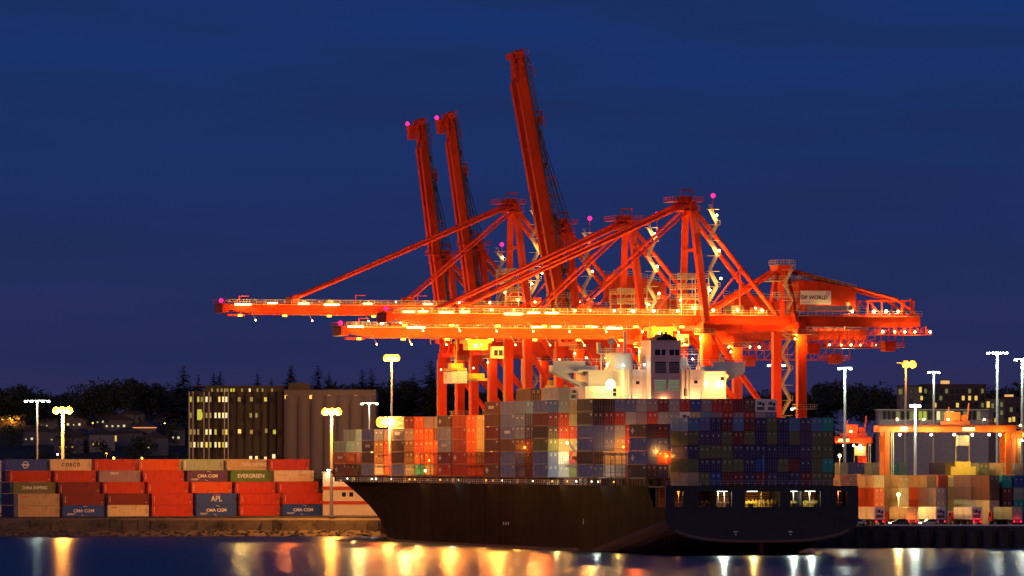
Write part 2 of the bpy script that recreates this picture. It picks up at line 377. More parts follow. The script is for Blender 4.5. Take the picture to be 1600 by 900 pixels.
def bay(s, o0, base, rows, where, group, fill=17):
    """rows: strings from the top tier down; each char = column from port; '.' = none"""
    n = len(rows)
    for i, row in enumerate(rows):
        tier = n-1-i
        for c, code in enumerate(row):
            if code == '.': continue
            o = add_container(Wd(o0+1.25+c*2.5, s, base+tier*TH), PHI, code, lab_cont(code, tier, n, c, where), group, side=(c == 0 and code != 'f' and RX.random() < .75))
        for c in range(len(row), fill):
            stuff_box(Wd(o0+1.25+c*2.5, s, base+tier*TH), PHI, RX.choice('rmnbvgslzd'))
SG = 'containers stacked on the ship'
DZ = 14.6; HB = 16.3
bay(1.0, -16.25, DZ+.1, ['kskvmkmvlvkpkk'[:1]+'svmkmvlvkpkt', 'lpplmlvlvlpll', 'vlllvvvvvvpll', 'lvvllvbvlmvlt', 'ylbmmvmpvvmll'], 'stern stack', SG, 13)
bay(14.6, -21.25, HB, ['nmb', 'ssb', 'sor', 'dvg'], 'stack just left of the stern stack', SG)
bay(54.0, -21.25, HB, ['ddssgzmgrbzrrmnff', 'dmrgzrggfykzrzrgs', 'ssgrrm', 'ssyrrm', 'dyyz', 'swg'], 'stack below the bridge', SG)
bay(89.0, -21.25, HB, ['sgyo', 'mryq', 'drry', 'lyyq', 'sw', 'sg'], 'stack forward of the bridge', SG)
bay(116.0, -21.25, HB, ['skqq', 'svv', 'svk', 'nmv', 'sn', 'sn'], 'tallest stack amidships', SG)
bay(129.6, -21.25, HB, ['n', 'n', 'm', 'n', 'm', 'n'], 'dark brown stack amidships', SG)
bay(157.5, -21.25, HB, ['oyq', 'oyy', 'oyy', 'rnn', 'rr'], 'yellow lit stack forward of amidships', SG)
bay(171.0, -21.25, HB, ['n', 'g', 'g', 'm', 'r'], 'stack with grey boxes left of the red stack', SG)
bay(214.0, -21.25, HB, ['mozz', 'zoon', 'nroo', 'nooo', 'gtyr'], 'broad orange lit stack', SG)
bay(243.0, -21.25, HB, ['sz', 'nro', 'nry', 'goy'], 'stack under the brightest lamp', SG)
bay(271.0, -21.25, HB, ['.cn', 'cgg', 'ory', 'mdn'], 'stack nearest the bow', SG, 15)
bay(287.0, -17.5, HB-.6, ['mr', 'ry'], 'low stack on the bow', SG, 12)
# seventh-tier boxes
for (s, o_, z, code, lab) in ((116.0, -16.2, 6, 'd', 'dark brown container alone on top left of the tallest stack amidships'),
                              (116.0, -13.6, 6, 'y', 'tan container lit yellow on top of the stack amidships'), (116.0, -11.1, 6, 'q', 'cream container lit yellow on top of the stack amidships'),
                              (89.0, -17.5, 6, 'g', 'grey container on top of stack left of the white cooling boxes'), (89.0, -14.9, 6, 'f', 'white refrigerated container on top beside the left bridge wing')):
    add_container(Wd(o_, s, HB+z*TH), PHI, code, lab, SG)
# ================================================================ THE SHIP
hullm = mat('hull_dark_paint', (0.036, 0.015, 0.010), 0.55, 0, 0.35, 0.12, stretch=(1, 1, 3))
hullboot = mat('hull_boot_paint', (0.07, 0.02, 0.03), 0.6, 0, 0.3, 0.2)
shipw = mat('ship_white', (0.70, 0.66, 0.60), 0.5, 0, 0.15, 0.25, stretch=(1, 1, .3))
deckm = mat('deck_red_brown', (0.11, 0.045, 0.03), 0.7)
def seams(mm, sx, sz, amt):
    n = mm.node_tree.nodes; l = mm.node_tree.links; b = n['Principled BSDF']; src = b.inputs['Base Color'].links[0].from_socket
    t = n.new('ShaderNodeTexCoord'); sp = n.new('ShaderNodeSeparateXYZ'); cb = n.new('ShaderNodeCombineXYZ'); br = n.new('ShaderNodeTexBrick')
    l.new(t.outputs['Object'], sp.inputs[0]); l.new(sp.outputs[1], cb.inputs[0]); l.new(sp.outputs[2], cb.inputs[1]); l.new(cb.outputs[0], br.inputs['Vector'])
    br.inputs['Scale'].default_value = 1; br.inputs['Brick Width'].default_value = sx; br.inputs['Row Height'].default_value = sz; br.inputs['Mortar Size'].default_value = .05
    br.inputs['Color1'].default_value = (1, 1, 1, 1); br.inputs['Color2'].default_value = (1-amt*.7,)*3+(1,); br.inputs['Mortar'].default_value = (1-amt,)*3+(1,)
    z = n.new('ShaderNodeTexNoise'); mp = n.new('ShaderNodeMapping'); mp.inputs['Scale'].default_value = (1, .9, .06); l.new(t.outputs['Object'], mp.inputs[0]); l.new(mp.outputs[0], z.inputs['Vector']); z.inputs['Scale'].default_value = .8; z.inputs['Detail'].default_value = 4
    r = n.new('ShaderNodeValToRGB'); r.color_ramp.elements[0].position = .42; r.color_ramp.elements[0].color = (.55, .5, .5, 1); r.color_ramp.elements[1].position = .6; r.color_ramp.elements[1].color = (1.0, 1, 1, 1); l.new(z.outputs[0], r.inputs[0])
    m1 = n.new('ShaderNodeMixRGB'); m1.blend_type = 'MULTIPLY'; m1.inputs[0].default_value = 1; l.new(src, m1.inputs[1]); l.new(br.outputs[0], m1.inputs[2])
    m2 = n.new('ShaderNodeMixRGB'); m2.blend_type = 'MULTIPLY'; m2.inputs[0].default_value = 1; l.new(m1.outputs[0], m2.inputs[1]); l.new(r.outputs[0], m2.inputs[2]); l.new(m2.outputs[0], b.inputs['Base Color'])
seams(hullm, 11, 2.6, .4)
hb_ = hullm.node_tree.nodes['Principled BSDF']; hb_.inputs['Roughness'].default_value = .85; hb_.inputs['Specular IOR Level'].default_value = .04
ship = tag(empty('container_ship', (SX, SY, 0), PHI), 'huge dark hulled container ship moored under the red cranes', 'container ship')
def lerp(a, b, t): return a+(b-a)*t
def interp(tab, s):
    for (a, b) in zip(tab, tab[1:]):
        if s <= b[0]: return lerp(a[1], b[1], max(0, (s-a[0])/(b[0]-a[0])))
    return tab[-1][1]
HD = [(0, 21.5), (276, 21.5), (288, 20.9), (296, 18.8), (304, 14.5), (310, 9.5), (314.5, 4), (316, 0.3)]
HW = [(0, 21.5), (190, 21.5), (212, 20.8), (235, 18.2), (258, 13.5), (280, 8), (298, 2.6), (306, 0.3)]
def ztop(s): return 14.6 if s < 286 else (14.6+(s-286)/4*2.6 if s < 290 else 17.2+(s-290)*0.02)
def hull():
    m = MB(); st = [0, 1.5, 4, 8, 13, 18, 25, 33, 42, 52, 64, 80, 110, 150, 190, 205, 220, 235, 250, 262, 272, 280, 286, 290, 296, 302, 307, 311, 314, 316]
    rows = []
    for s in st:
        zt = 10.1 if s < 12.9 else ztop(s); hd = interp(HD, s); hw = interp(HW, s)
        zb = max(7.6*(1-s/58), -1.0); zc = 2.6-s*0.14
        pts = []
        for k in range(11):
            z = lerp(zt, max(zb, -1.0), k/10); t = max(0, z)/17.0
            h = hw+(hd-hw)*t**1.55 if s > 190 else hd
            # bow keel rake
            pts.append((h, z))
        zlow = max(zc, -3.0) if s < 60 else -3.0
        hb = pts[-1][0]
        for k in range(1, 9):
            a = k/8*PI/2; pts.append((hb*math.cos(a)**0.55 if k < 8 else 0, zb-(zb-min(zlow, zb-.05))*math.sin(a)))
        rows.append((s, pts))
    n = len(rows[0][1])
    for s, pts in rows:
        for sg in (-1, 1):
            for h, z in pts: m.v.append((sg*h, s, z))
    for i in range(len(rows)-1):
        for side in (0, 1):
            for k in range(n-1):
                a = i*2*n+side*n+k; b = a+1; c = a+2*n; d = c+1
                zz = (m.v[a][2]+m.v[b][2])/2
                m.f.append((a, b, d, c) if side == 0 else (a, c, d, b)); m.m.append(1 if (k >= 10 or zz < 0.6) else 0)
    NT = len(m.f); tr = [k for k in range(n)] + [n+k for k in range(n-1, -1, -1)]     # transom
    m.f.append(tuple(reversed(tr))); m.m.append(2)
    return m.build('hull', [hullm, hullboot, mat('stern_skylit_tone', (.040, .041, .046), .6, 0, .3, .15)], ship)  # bluish grey stern: light from the sky alone put into the colour
hull()
part('stern_band', lambda m: [m.beam((21*math.sin((i-12)/12*PI/2.25), -.05, 2.95+6.3*(1-math.cos((i-12)/12*PI/2.6))**1.25),
     (21*math.sin((i-11)/12*PI/2.25), -.05, 2.95+6.3*(1-math.cos((i-11)/12*PI/2.6))**1.25), .1, .5) for i in range(2, 22)], mat('faded_brown_band', (0.16, .10, .07)), ship)
def decks(m):
    for s0, s1 in ((13, 286),): m.add([(-21.4, s0, 14.55), (21.4, s0, 14.55), (21.4, 275, 14.55), (-21.4, 275, 14.55)], [(0, 1, 2, 3)])
    m.add([(-20.9, 275, 14.56), (20.9, 275, 14.56), (18, 292, 14.56), (-18, 292, 14.56)], [(0, 1, 2, 3)])
    m.add([(-18.9, 288, 15.9), (18.9, 288, 15.9), (9, 309, 15.9), (-9, 309, 15.9)], [(0, 1, 2, 3)])
part('main_deck', decks, deckm, ship)
# stern block with mooring deck and real openings
def cu(u): return ((u-800)/F*SY-SX)/ca*1.0
def stern(m):
    ops = [(-19.5, -17.6), (-14.2, -6.8), (-3.8, 3.9), (6.3, 13.0), (16.4, 18.9)]
    m.box(-21.48, 21.48, 0, .35, 13.55, 14.62); m.box(-21.48, 21.48, 0, .35, 10.1, 10.25)
    xs = [-21.48]+[v for p in ops for v in p]+[21.48]
    for i in range(0, len(xs), 2): m.box(xs[i], xs[i+1], 0, .35, 10.25, 13.55)
    m.box(-21.48, 21.48, .35, 13, 14.3, 14.6)          # roof of mooring deck
    m.box(-21.3, 21.3, .35, 13, 9.95, 10.1)            # mooring deck
    for y in (6.5, 12.7): m.box(-21.48, -21.1, y, y+.3, 10.1, 14.3)
    m.box(21.1, 21.48, .35, 13, 10.1, 14.3)
    for x in (-10.4, -4.6, 4.6, 8.9, 14.8): m.box(x, x+.3, .4, 12, 10.1, 14.3)  # thin walls added to darken parts of the openings
part('stern_block', stern, mat('stern_skylit_tone', (.040, .041, .046), .6, 0, .3, .15), ship)
part('mooring_bulkhead', lambda m: m.box(-20.8, 21.05, 9.0, 9.2, 10.1, 14.3), mat('bulkhead_orange', (0.36, 0.13, 0.05), 0.6), ship)
def winch(m):
    m.tube((-1.3, 0, .9), (1.3, 0, .9), .5, n=10); 
    for x in (-1.4, -.5, .5, 1.3): m.tube((x, 0, .9), (x+.1, 0, .9), .8, n=12)
    m.box(-1.6, 1.6, -.5, .5, 0, .3); m.box(1.5, 2.2, -.4, .4, 0, 1.4)
wm = MB(); winch(wm); wme = wm.mesh('mooring_winch', mat('winch_yellow', (0.5, .4, .08), .5))
part('stern_railing', lambda m: railing(m, (-21.3, .2, 14.62), (21.3, .2, 14.62), 1.1, None, .05, 1.5), galv, ship)
part('fairlead', lambda m: [m.box(x-.5, x+.5, -.18, .3, 10.25, 10.95) for x in (-13, -7.6, -2.6, 2.6, 7, 12)], crane_dark, ship)
part('stiffener', lambda m: [m.box(x, x+.14, -.06, .0, 10.3, 14.5) for x in (-20.6, -16.4, -15, -5.8, -4.6, 4.8, 5.6, 13.8, 15.2, 20.2)]+[m.box(-21.4, 21.4, -.09, 0, 9.86, 10.02), m.box(-21.4, 21.4, -.09, 0, 14.5, 14.66)], MATS['stern_skylit_tone'], ship)
part('bitts', lambda m: [m.tube((x, 1.1, 10.1), (x, 1.1, 11.1), .25, n=8) for x in (-12.8, -12, -7.5, 2.9, 3.6, 8.2, 12.6)], black, ship)
part('pipe_rack', lambda m: [m.tube((-20, 8.6, z), (20, 8.6, z), .12, n=6) for z in (12.4, 12.9, 13.5)]+[m.box(x, x+.7, 8.2, 9, 10.1, 12.1) for x in (-13.3, -11.9, -3, 1.2, 3.3, 9.4, 12)], crane_dark, ship)
for x in (-11.5, -1.6, 1.9, 8.9, 11.6): link(bpy.data.objects.new('mooring_winch', wme), ship, (x, 3.5+abs(x)*.1, 10.1))
def frames(m):
    for x in (-18.2, -9.4, -8.0, .2, 7.4, 11.0, 17.4):
        m.box(x, x+.1, 1.5, 1.6, 10.1, 14.2)
        m.box(x-.6, x+1, 1.4, 1.5, 11.1, 11.18)
part('mooring_rail', frames, shipw, ship)
for x, col, pw in ((-8.6, (1, .85, .5), 260), (-1.9, YEL, 300), (7.0, (1, .9, .6), 130), (11.0, (1, .85, .5), 190), (-18.3, SOD, 60), (17.6, SOD, 40)):
    part('deck_lamp', lambda m: m.box(x-(1.1 if pw > 100 else .3), x+(1.1 if pw > 100 else .3), .9, 1.2, 13.5, 13.72), em_wht if col != SOD else em_sod, ship)
    lamp((x, 1.2, 13.1), col, pw*2.5, .3, ship)
part('rudder', lambda m: m.box(-.35, .35, .2, 1.6, -2, 4.4), hullboot, ship)
part('flag_pole', lambda m: m.tube((0.3, .2, 14.6), (0.3, .2, 21.3), .07, n=5), galv, ship)
part('draft_mark', lambda m: [m.box(x, x+.9, -.12, -.02, 4.6+abs(x)*.04, 4.85+abs(x)*.04) for x in (-6.4, 5.8)]+[m.box(x+.3, x+.6, -.12, -.02, 4.0+abs(x)*.04, 4.3+abs(x)*.04) for x in (-6.4, 5.8)], mark_m, ship)
part('load_mark', lambda m: [m.box(-21.56, -21.5, 120+i*2, 120.5+i*2, 5.2, 5.9) for i in range(3)]+[m.box(-21.56, -21.5, 60, 60.3, 6, 7.2)], mark_m, ship)
def mooring(m):
    for a, b in (((9, -.1, 10.6), (24, -1, 7.6)), ((13, -.1, 10.6), (30, 6, 5.6)), ((17, -.1, 10.6), (34, 12, 5.4))):
        pts = [Vector(a).lerp(Vector(b), i/8)-Vector((0, 0, 1.2*math.sin(PI*i/8))) for i in range(9)]
        for p, q in zip(pts, pts[1:]): m.beam(p, q, .09)
part('mooring_line', mooring, rope_m, ship)
# coamings, hatch posts and lashing bridges
bays_s = [14.6, 28, 41, 54, 89, 102.5, 116, 129.6, 143.5, 157.5, 171, 185, 199.5, 214, 228.5, 243, 257, 271]
def coam(m):
    m.box(-17.6, 17.6, 13.4, 67, 14.6, 16.0); m.box(-17.6, 17.6, 88.5, 284, 14.6, 16.0)
    for s in bays_s:
        m.box(-19.2, 19.2, s+.1, s+12.1, 16.0, 16.22)
part('hatch_cover', coam, deckm, ship)
def posts(m):
    for s in bays_s:
        for y in (s+.4, s+4, s+8, s+11.7):
            m.box(-21.2, -20.9, y, y+.3, 14.6, 16.22); m.box(-18.9, -18.6, y, y+.3, 14.6, 16.22)
        m.box(-21.2, -20.7, s+.1, s+12.1, 16.06, 16.22)
part('stack_post', posts, deckm, ship)
lb = MB()
for o_ in range(0, 18): lb.box(-21.3+o_*2.5, -21.15+o_*2.5, 0, .15, 14.6, 21.8)
for z in (16.4, 19.0, 21.6): lb.box(-21.4, 21.4, -.35, .35, z, z+.12)
for z in (17.4, 20.0, 22.6): lb.box(-21.4, 21.4, -.35, -.3, z, z+.06)
lbe = lb.mesh('lashing_bridge', mat('lashing_steel', (.22, .09, .06), .6))
for s in (27.2, 40.3, 53.2, 101.8, 115.2, 128.9, 142.8, 156.7, 170.3, 184.2, 198.6, 213, 227.5, 242, 256.3, 270.2): link(bpy.data.objects.new('lashing_bridge', lbe), ship, (0, s, 0))
part('deck_railing', lambda m: [railing(m, (-21.3, 68, 14.6), (-21.3, 280, 14.6)), railing(m, (-16, 290, 17.3), (-9.6, 308, 17.4))], shipw, ship)
# small lamps along the walkway
dl = MB(); dl.ball((0, 0, 0), .22, n=6); dlw = dl.mesh('walkway_lamp', em_wht); dls = dl.mesh('walkway_lamp', em_sod); dly = dl.mesh('walkway_lamp', em_yel)
rr = random.Random(3)
for i in range(26):
    s = 30+i*9.6+rr.uniform(-3.5, 3.5)
    k = rr.choice((dls, dls, dly, dlw)); o = bpy.data.objects.new('walkway_lamp', k); link(o, ship, (-20.6, s, 15.4)); o.scale = (rr.uniform(.35, .95),)*3
for s, c, pw in ((33, YEL, 150), (38, WHT, 60), (49, YEL, 120), (60, WHT, 90), (80, YEL, 260), (112, SOD, 120), (140, SOD, 120), (168, SOD, 90), (200, YEL, 150), (230, SOD, 120), (262, YEL, 180)):
    lamp((-20.9, s, 15.6), c, pw, .18, ship)
# lamps between the bays that light the container ends
def glow(o_, s, z, c, pw, r=.3):
    part('cargo_lamp', lambda m: m.ball((o_, s, z), .28, n=6), em_sod if c == SOD else (em_yel if c == YEL else em_wht), ship)
    lamp((o_, s-.0, z), c, pw, r, ship)
for (o_, s, z, c, pw) in ((-19, 13.9, 22, SOD, 350), (-16.8, 13.8, 21, SOD, 300), (-16, 12.9, 19.5, SOD, 0), (-13.3, 27.6, 22.5, SOD, 500), (-15.5, 49.8, 23, SOD, 900), (-8.5, 50, 23, SOD, 700), (-13.5, 46, 17.5, WHT, 240), (-5.5, 44, 17.5, WHT, 300),
                          (-12, 20, 16.9, WHT, 0), (-18, 84.5, 24, YEL, 1500), (-16, 83, 17.5, WHT, 900), (-18.5, 108, 24, SOD, 500), (-19, 115.4, 23, SOD, 160), (-19, 129.2, 23, SOD, 120), (-17, 108, 31, YEL, 900),
                          (-18, 150, 28, SOD, 1300), (-17, 150.5, 22, SOD, 800), (-13, 205, 24, SOD, 2200), (-17, 206, 20, SOD, 1600), (-14, 203, 17.5, YEL, 400), (-18, 206, 17.5, YEL, 300),
                          (-17, 237, 20, SOD, 1000), (-16, 236, 18, YEL, 300), (-16, 265, 22, YEL, 900), (-19, 283.8, 20, SOD, 500), (-12, 265, 27, WHT, 300)):
    if pw: glow(o_, s, z, c, pw*3.6)
# accommodation
acc = (68.5, 88)
def house(m):
    m.box(-15, 15, 78, 88, 33, 40.0); m.box(-10.5, 15, 78, 88, 14.6, 33)
    m.box(-9.2, 9.6, 70, 78, 14.6, 40.3)
    m.box(-17.4, -9.2, 72.5, 78, 33.6, 36.5); m.box(-10.5, -9.2, 72.5, 78, 14.6, 33.6)
    m.box(9.6, 15.5, 72.5, 78, 14.6, 40.0)
    m.box(-17.6, 17.4, 77.6, 88.2, 40.0, 40.25)
part('accommodation_block', house, shipw, ship)
def casing(m):
    m.box(-4.0, 2.9, 66.5, 74, 14.6, 46.6); m.box(-4.2, 3.1, 66.3, 74.2, 46.6, 46.75)
part('funnel_casing', casing, mat('casing_paint', (0.55, .43, .42), .55, 0, .15, .4), ship)
def fun(m):
    m.poly([(-2.6, 67, 46.75), (2.4, 67, 46.75), (2.0, 67, 47.4), (1.1, 67, 47.6), (.7, 67, 48.1), (-.9, 67, 48.2), (-1.3, 67, 47.6), (-2.3, 67, 47.4)], (0, 6, 0))
    for x in (-.7, .3): m.tube((x, 69, 48), (x, 69, 48.7), .28, n=8)
part('funnel_top', fun, black, ship)
dkg = mat('dark_window_glass', (0.02, .022, .03), .15)
def win(x0, x1, z0, z1, y, name='window', mm=None, lou=False):
    f = MB(); f.box(x0-.08, x1+.08, y-.06, y, z0-.08, z1+.08); fo = f.build(name, shipw, ship)
    g = MB(); g.box(x0, x1, y-.09, y-.062, z0, z1); g.build('pane' if not lou else 'grille', mm or dkg, fo)
    if lou:
        h = MB()
        for i in range(int((z1-z0)/.3)): h.box(x0, x1, y-.16, y-.095, z0+i*.3, z0+i*.3+.12)
        h.build('slat', mat('louver_grey', (.3, .28, .3), .5), fo)
for x0, x1 in ((-3.1, -1.8), (-1.5, -.6), (.3, 1.4), (1.6, 2.6)): win(x0, x1, 43.4, 44.7, 66.5)
for x0, x1 in ((-3.1, -.5), (.2, 2.6)):
    win(x0, x1, 39.4, 42.0, 66.5, 'louvre', lou=True)
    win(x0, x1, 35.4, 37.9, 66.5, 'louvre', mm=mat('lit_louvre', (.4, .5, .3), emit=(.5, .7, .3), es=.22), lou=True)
def wing(m, sg):
    def pl(pts):
        p = [(x*sg, 80.5, z) for x, z in pts]; m.poly(p if sg < 0 else p[::-1], (0, 3, 0))
    pl([(22.6, 41.3), (22.6, 40.0), (20.6, 39.6), (12.0, 39.6), (12.0, 41.3)])
    pl([(22.6, 39.999), (21.5, 39.2), (19.2, 38.3), (18.9, 39.0), (19.4, 39.598), (20.6, 39.598)])
    pl([(19.2, 38.299), (14.8, 36.0), (14.8, 37.6), (16.2, 37.7), (18.4, 38.4), (18.9, 38.99)])
    pl([(14.798, 35.9), (12.0, 34.6), (12.0, 39.598), (15.4, 39.598), (14.798, 38.8)])
    m.box(min(15*sg, 22.4*sg), max(15*sg, 22.4*sg), 80.45, 80.55, 41.3, 42.3)
for sg in (-1, 1): part('bridge_wing', lambda m: wing(m, sg), shipw, ship)
def wrail0():
    for a, b in (((-22.6, 80.4, 41.7), (-9, 80.4, 41.7)), ((9, 80.4, 41.7), (22.6, 80.4, 41.7)), ((-9, 70, 40.3), (-4.3, 70, 40.3)), ((3.2, 70, 40.3), (9.6, 70, 40.3)), ((-12, 78, 44), (-5, 78, 44)), ((4, 78, 44), (11, 78, 44))): part('upper_railing', lambda m: railing(m, a, b), shipw, ship)
wrail0()
for xa, xb in ((-12, -5), (4, 11)): part('upper_deck', lambda m: [m.box(xa, xb, 78, 80, 43.8, 44), m.box(xa, xa+.2, 78.4, 78.6, 40.3, 43.8), m.box(xb-.2, xb, 78.4, 78.6, 40.3, 43.8)], shipw, ship)
def wheelh(m):
    m.box(-8.6, -4.4, 79, 86, 40.25, 44.2)
part('wheelhouse', wheelh, shipw, ship); part('ladder', lambda m: m.beam((-11, 78.5, 40.3), (-9, 78.5, 44), .5, .3), shipw, ship); part('ladder', lambda m: m.beam((9, 78.5, 40.3), (7.4, 78.5, 43.6), .5, .3), shipw, ship); part('deck_house', lambda m: m.box(3.3, 8.4, 79, 86, 40.25, 43.2), shipw, ship)
def mastf(m):
    m.tube((-8.8, 81, 44.2), (-8.8, 81, 46), .2, n=6); m.ball((-8.8, 81, 46.7), .8, n=10)
    m.tube((-5.6, 81, 44), (-5.6, 81, 49.2), .3, n=6); m.box(-6.8, -4.4, 80.8, 81, 46.9, 47.1); m.tube((-3.2, 70, 46.7), (-3.2, 70, 51), .08, n=5)
    m.box(-12.6, -11.8, 79, 79.6, 44, 46.4); m.tube((1.2, 72, 47), (1.2, 72, 50), .07, n=5)
    m.tube((4.6, 81, 43.2), (4.6, 81, 47.6), .15, n=6); m.box(3.8, 5.4, 80.8, 81, 46, 46.2)
part('radar_mast', mastf, mat('mast_blue_grey', (.35, .42, .42), .5), ship)
def flood(pos, c, pw, r=.5, em=None):
    part('flood_lamp', lambda m: m.ball(pos, r, n=10), em or em_yel, ship); lamp(pos, c, pw, r*1.15, ship)
flood((-12.6, 69.0, 37.0), YEL, 9000, 1.05, em_yel); flood((12.9, 69.2, 37.0), YEL, 5500, .9); flood((10.2, 71.6, 37.2), YEL, 600, .4)
for x, pw in ((-12.6, 90000), (12.9, 60000)): lamp((x, 68.4, 37), YEL, pw, .6, ship, spot=95, aim=(-.1, -1, -.32), blend=.5)  # spots added at the house floods to streak the water
for x, c_, pw in ((-8.6, WHT, 16000), (-1.9, YEL, 16000), (7.0, WHT, 12000), (11.0, WHT, 14000)): lamp((x, -.35, 13.7), c_, pw, .3, ship, spot=100, aim=(0, -1, -.4), blend=.5)  # outward spots added at the stern openings for streaks on the water
for s_, c_, pw in ((33, YEL, 9000), (49, WHT, 7000), (80, YEL, 16000), (112, SOD, 9000), (140, SOD, 9000), (168, WHT, 7000), (200, YEL, 9000), (262, YEL, 12000)): lamp((-21.8, s_, 15.4), c_, pw*.33, .25, ship, spot=120, aim=(-.8, -.6, -.35), blend=.5)  # spots added along the walkway to strengthen the water streaks
lamp((-1, 66.35, 33.2), (1, .42, .16), 1200, .12, ship); lamp((6, 66.4, 32.9), (1, .42, .16), 2600, .12, ship); lamp((-6.5, 66.4, 32.9), (1, .42, .16), 1800, .12, ship)  # lamps added out of sight behind the stack to warm the house wall
flood((7.6, 69.0, 33.2), YEL, 120, .3)
for p, pw in (((-10.8, 77.4, 41.5), 420), ((-7, 77.4, 41.3), 260), ((4.4, 77.2, 41.6), 380), ((9.2, 77.4, 42.8), 260), ((-4.8, 68.8, 41.4), 130)): flood(p, WHT if pw < 400 else YEL, pw, .22, em_wht)
part('deck_flood_post', lambda m: m.tube((-20.9, 229.2, 14.6), (-20.9, 229.2, 29), .22, n=8), galv, ship)
fo_ = part('deck_flood', lambda m: [m.ball((-23.2+i*1.15, 228.5, 29.5), .74, n=12) for i in range(5)], em_core, ship)  # balls oversized to stand in for the glare of the lamp
part('glare_disc', lambda m: [m.tube((-23.2+i*1.15, 228.9, 29.5), (-23.2+i*1.15, 229.2, 29.5), 1.25, 1.0, n=14) for i in range(5)], em_glare, fo_)  # glowing discs draw the orange rim of the glare
lamp((-20.9, 227.2, 29.5), (1, .42, .07), 90000, 1.9, ship)
def deckline(m):
    for (x0, x1, y) in ((-9.2, 9.6, 70), (-17.4, -9.2, 72.5), (9.6, 15.5, 72.5)):
        for z in (36.4, 38.2) if y == 70 else (35.2,): m.box(x0, x1, y-.12, y, z, z+.12)
    for x in (-8.2, -5.0, 4.2, 8.6): m.box(x, x+.1, 69.7, 69.9, 33, 40.3)
part('deck_edge', deckline, shipw, ship)
for x in (-7.4, 5.2, 6.0): part('outside_pipe', lambda m: m.tube((x, 69.7, 33), (x, 69.7, 40.2), .12, n=6), mat('pipe_grey', (.3, .28, .25)), ship)
for x, y, z in ((-6.4, 70, 37.0), (4.8, 70, 34.4), (7.2, 70, 37.2), (-11, 72.5, 34.4), (14.2, 72.5, 38)): win(x, x+.8, z, z+(1.7 if z < 35 else .7), y)
# orange lifeboat in its davits on the port side
lbt = tag(empty('lifeboat', Wd(-19.4, 70.0, 19.8), PHI), 'orange enclosed lifeboat hanging beside the lit port side of the bridge block', 'lifeboat')
def lboat(m):
    n, k = 12, 10
    for i in range(n+1):
        y = -4+i*8/n; rr_ = 1.35*math.sqrt(max(.02, 1-(y/4.2)**2))
        for j in range(k): t = 2*PI*j/k; m.v.append((rr_*math.cos(t), y, 1.2+rr_*math.sin(t)*(1.0 if math.sin(t) > 0 else .95)))
    for i in range(n):
        for j in range(k): a = i*k+j; b = i*k+(j+1) % k; m.f.append((a, b, b+k, a+k)); m.m.append(0)
    m.box(-.6, .6, -3, -1.2, 2.2, 2.9)
part('boat_hull', lboat, mat('lifeboat_orange', (.7, .16, .02), .4), lbt)
part('boat_window', lambda m: [m.box(-.5, .5, -3.03, -3.0, 2.35, 2.75)], dkg, lbt)
def davit(m):
    for y in (69, 75):
        m.beam((-18, y, 14.6), (-19, y, 22), .4); m.beam((-19, y, 22), (-20.6, y, 24.2), .35); m.beam((-18, y, 18), (-20.8, y, 19.2), .3); m.beam((-20.8, y, 19.2), (-19, y, 22), .2)
    m.box(-20.9, -17.5, 67.5, 77, 18.6, 18.75); railing(m, (-20.9, 67.5, 18.75), (-20.9, 77, 18.75)); m.beam((-20.6, 67.6, 14.6), (-18.2, 67.6, 18.6), .35); m.box(-19.8, -18.2, 67.3, 67.6, 14.6, 17.2)
    m.tube((-20, 66.4, 14.6), (-20, 66.4, 20.5), .2, n=6); m.tube((-19.2, 66.5, 14.6), (-19.2, 66.5, 18), .35, n=8)
part('davit', davit, shipw, ship)
# ================================================================ SHIP-TO-SHORE CRANES
GA = 23.2
def stair(m, x, y, z0, z1, wx=2.6, mi=0):
    z = z0; k = 0
    while z < z1-1:
        zz = min(z1, z+3.6); xa, xb = (x, x+wx) if k % 2 == 0 else (x+wx, x)
        for dy in (0, .8): m.beam((xa, y+dy, z), (xb, y+dy, zz), .12, .3, mi); m.beam((xa, y+dy, z+1), (xb, y+dy, zz+1), .06, .08, mi)
        m.box(x-.5, x+wx+.5, y-.1, y+.9, zz-.06, zz+.04, mi); m.beam((xb-.5, y-.1, zz+1), (xb+.5, y-.1, zz+1), .07, None, mi); m.beam((xb+.5, y-.1, zz), (xb+.5, y-.1, zz+1), .07, None, mi)
        m.beam((xb-.5, y-.1, zz+.5), (xb+.5, y-.1, zz+.5), .05, None, mi)
        z = zz; k += 1
def platform(m, x0, x1, y0, y1, z, mi=0):
    m.box(x0, x1, y0, y1, z-.08, z+.04, mi)
    for a, b in (((x0, y0), (x1, y0)), ((x0, y1), (x1, y1)), ((x0, y0), (x0, y1)), ((x1, y0), (x1, y1))): railing(m, (*a, z), (*b, z), 1.1, None, .05, 1.3)
def beacon(root, p, pw=150, post=0):
    if post: part('beacon_post', lambda m: m.beam((p[0], p[1], p[2]-post), p, .16), crane_red, root)
    part('beacon', lambda m: m.ball(p, .55, n=8), em_red, root); lamp(p, RED, pw, .4, root)
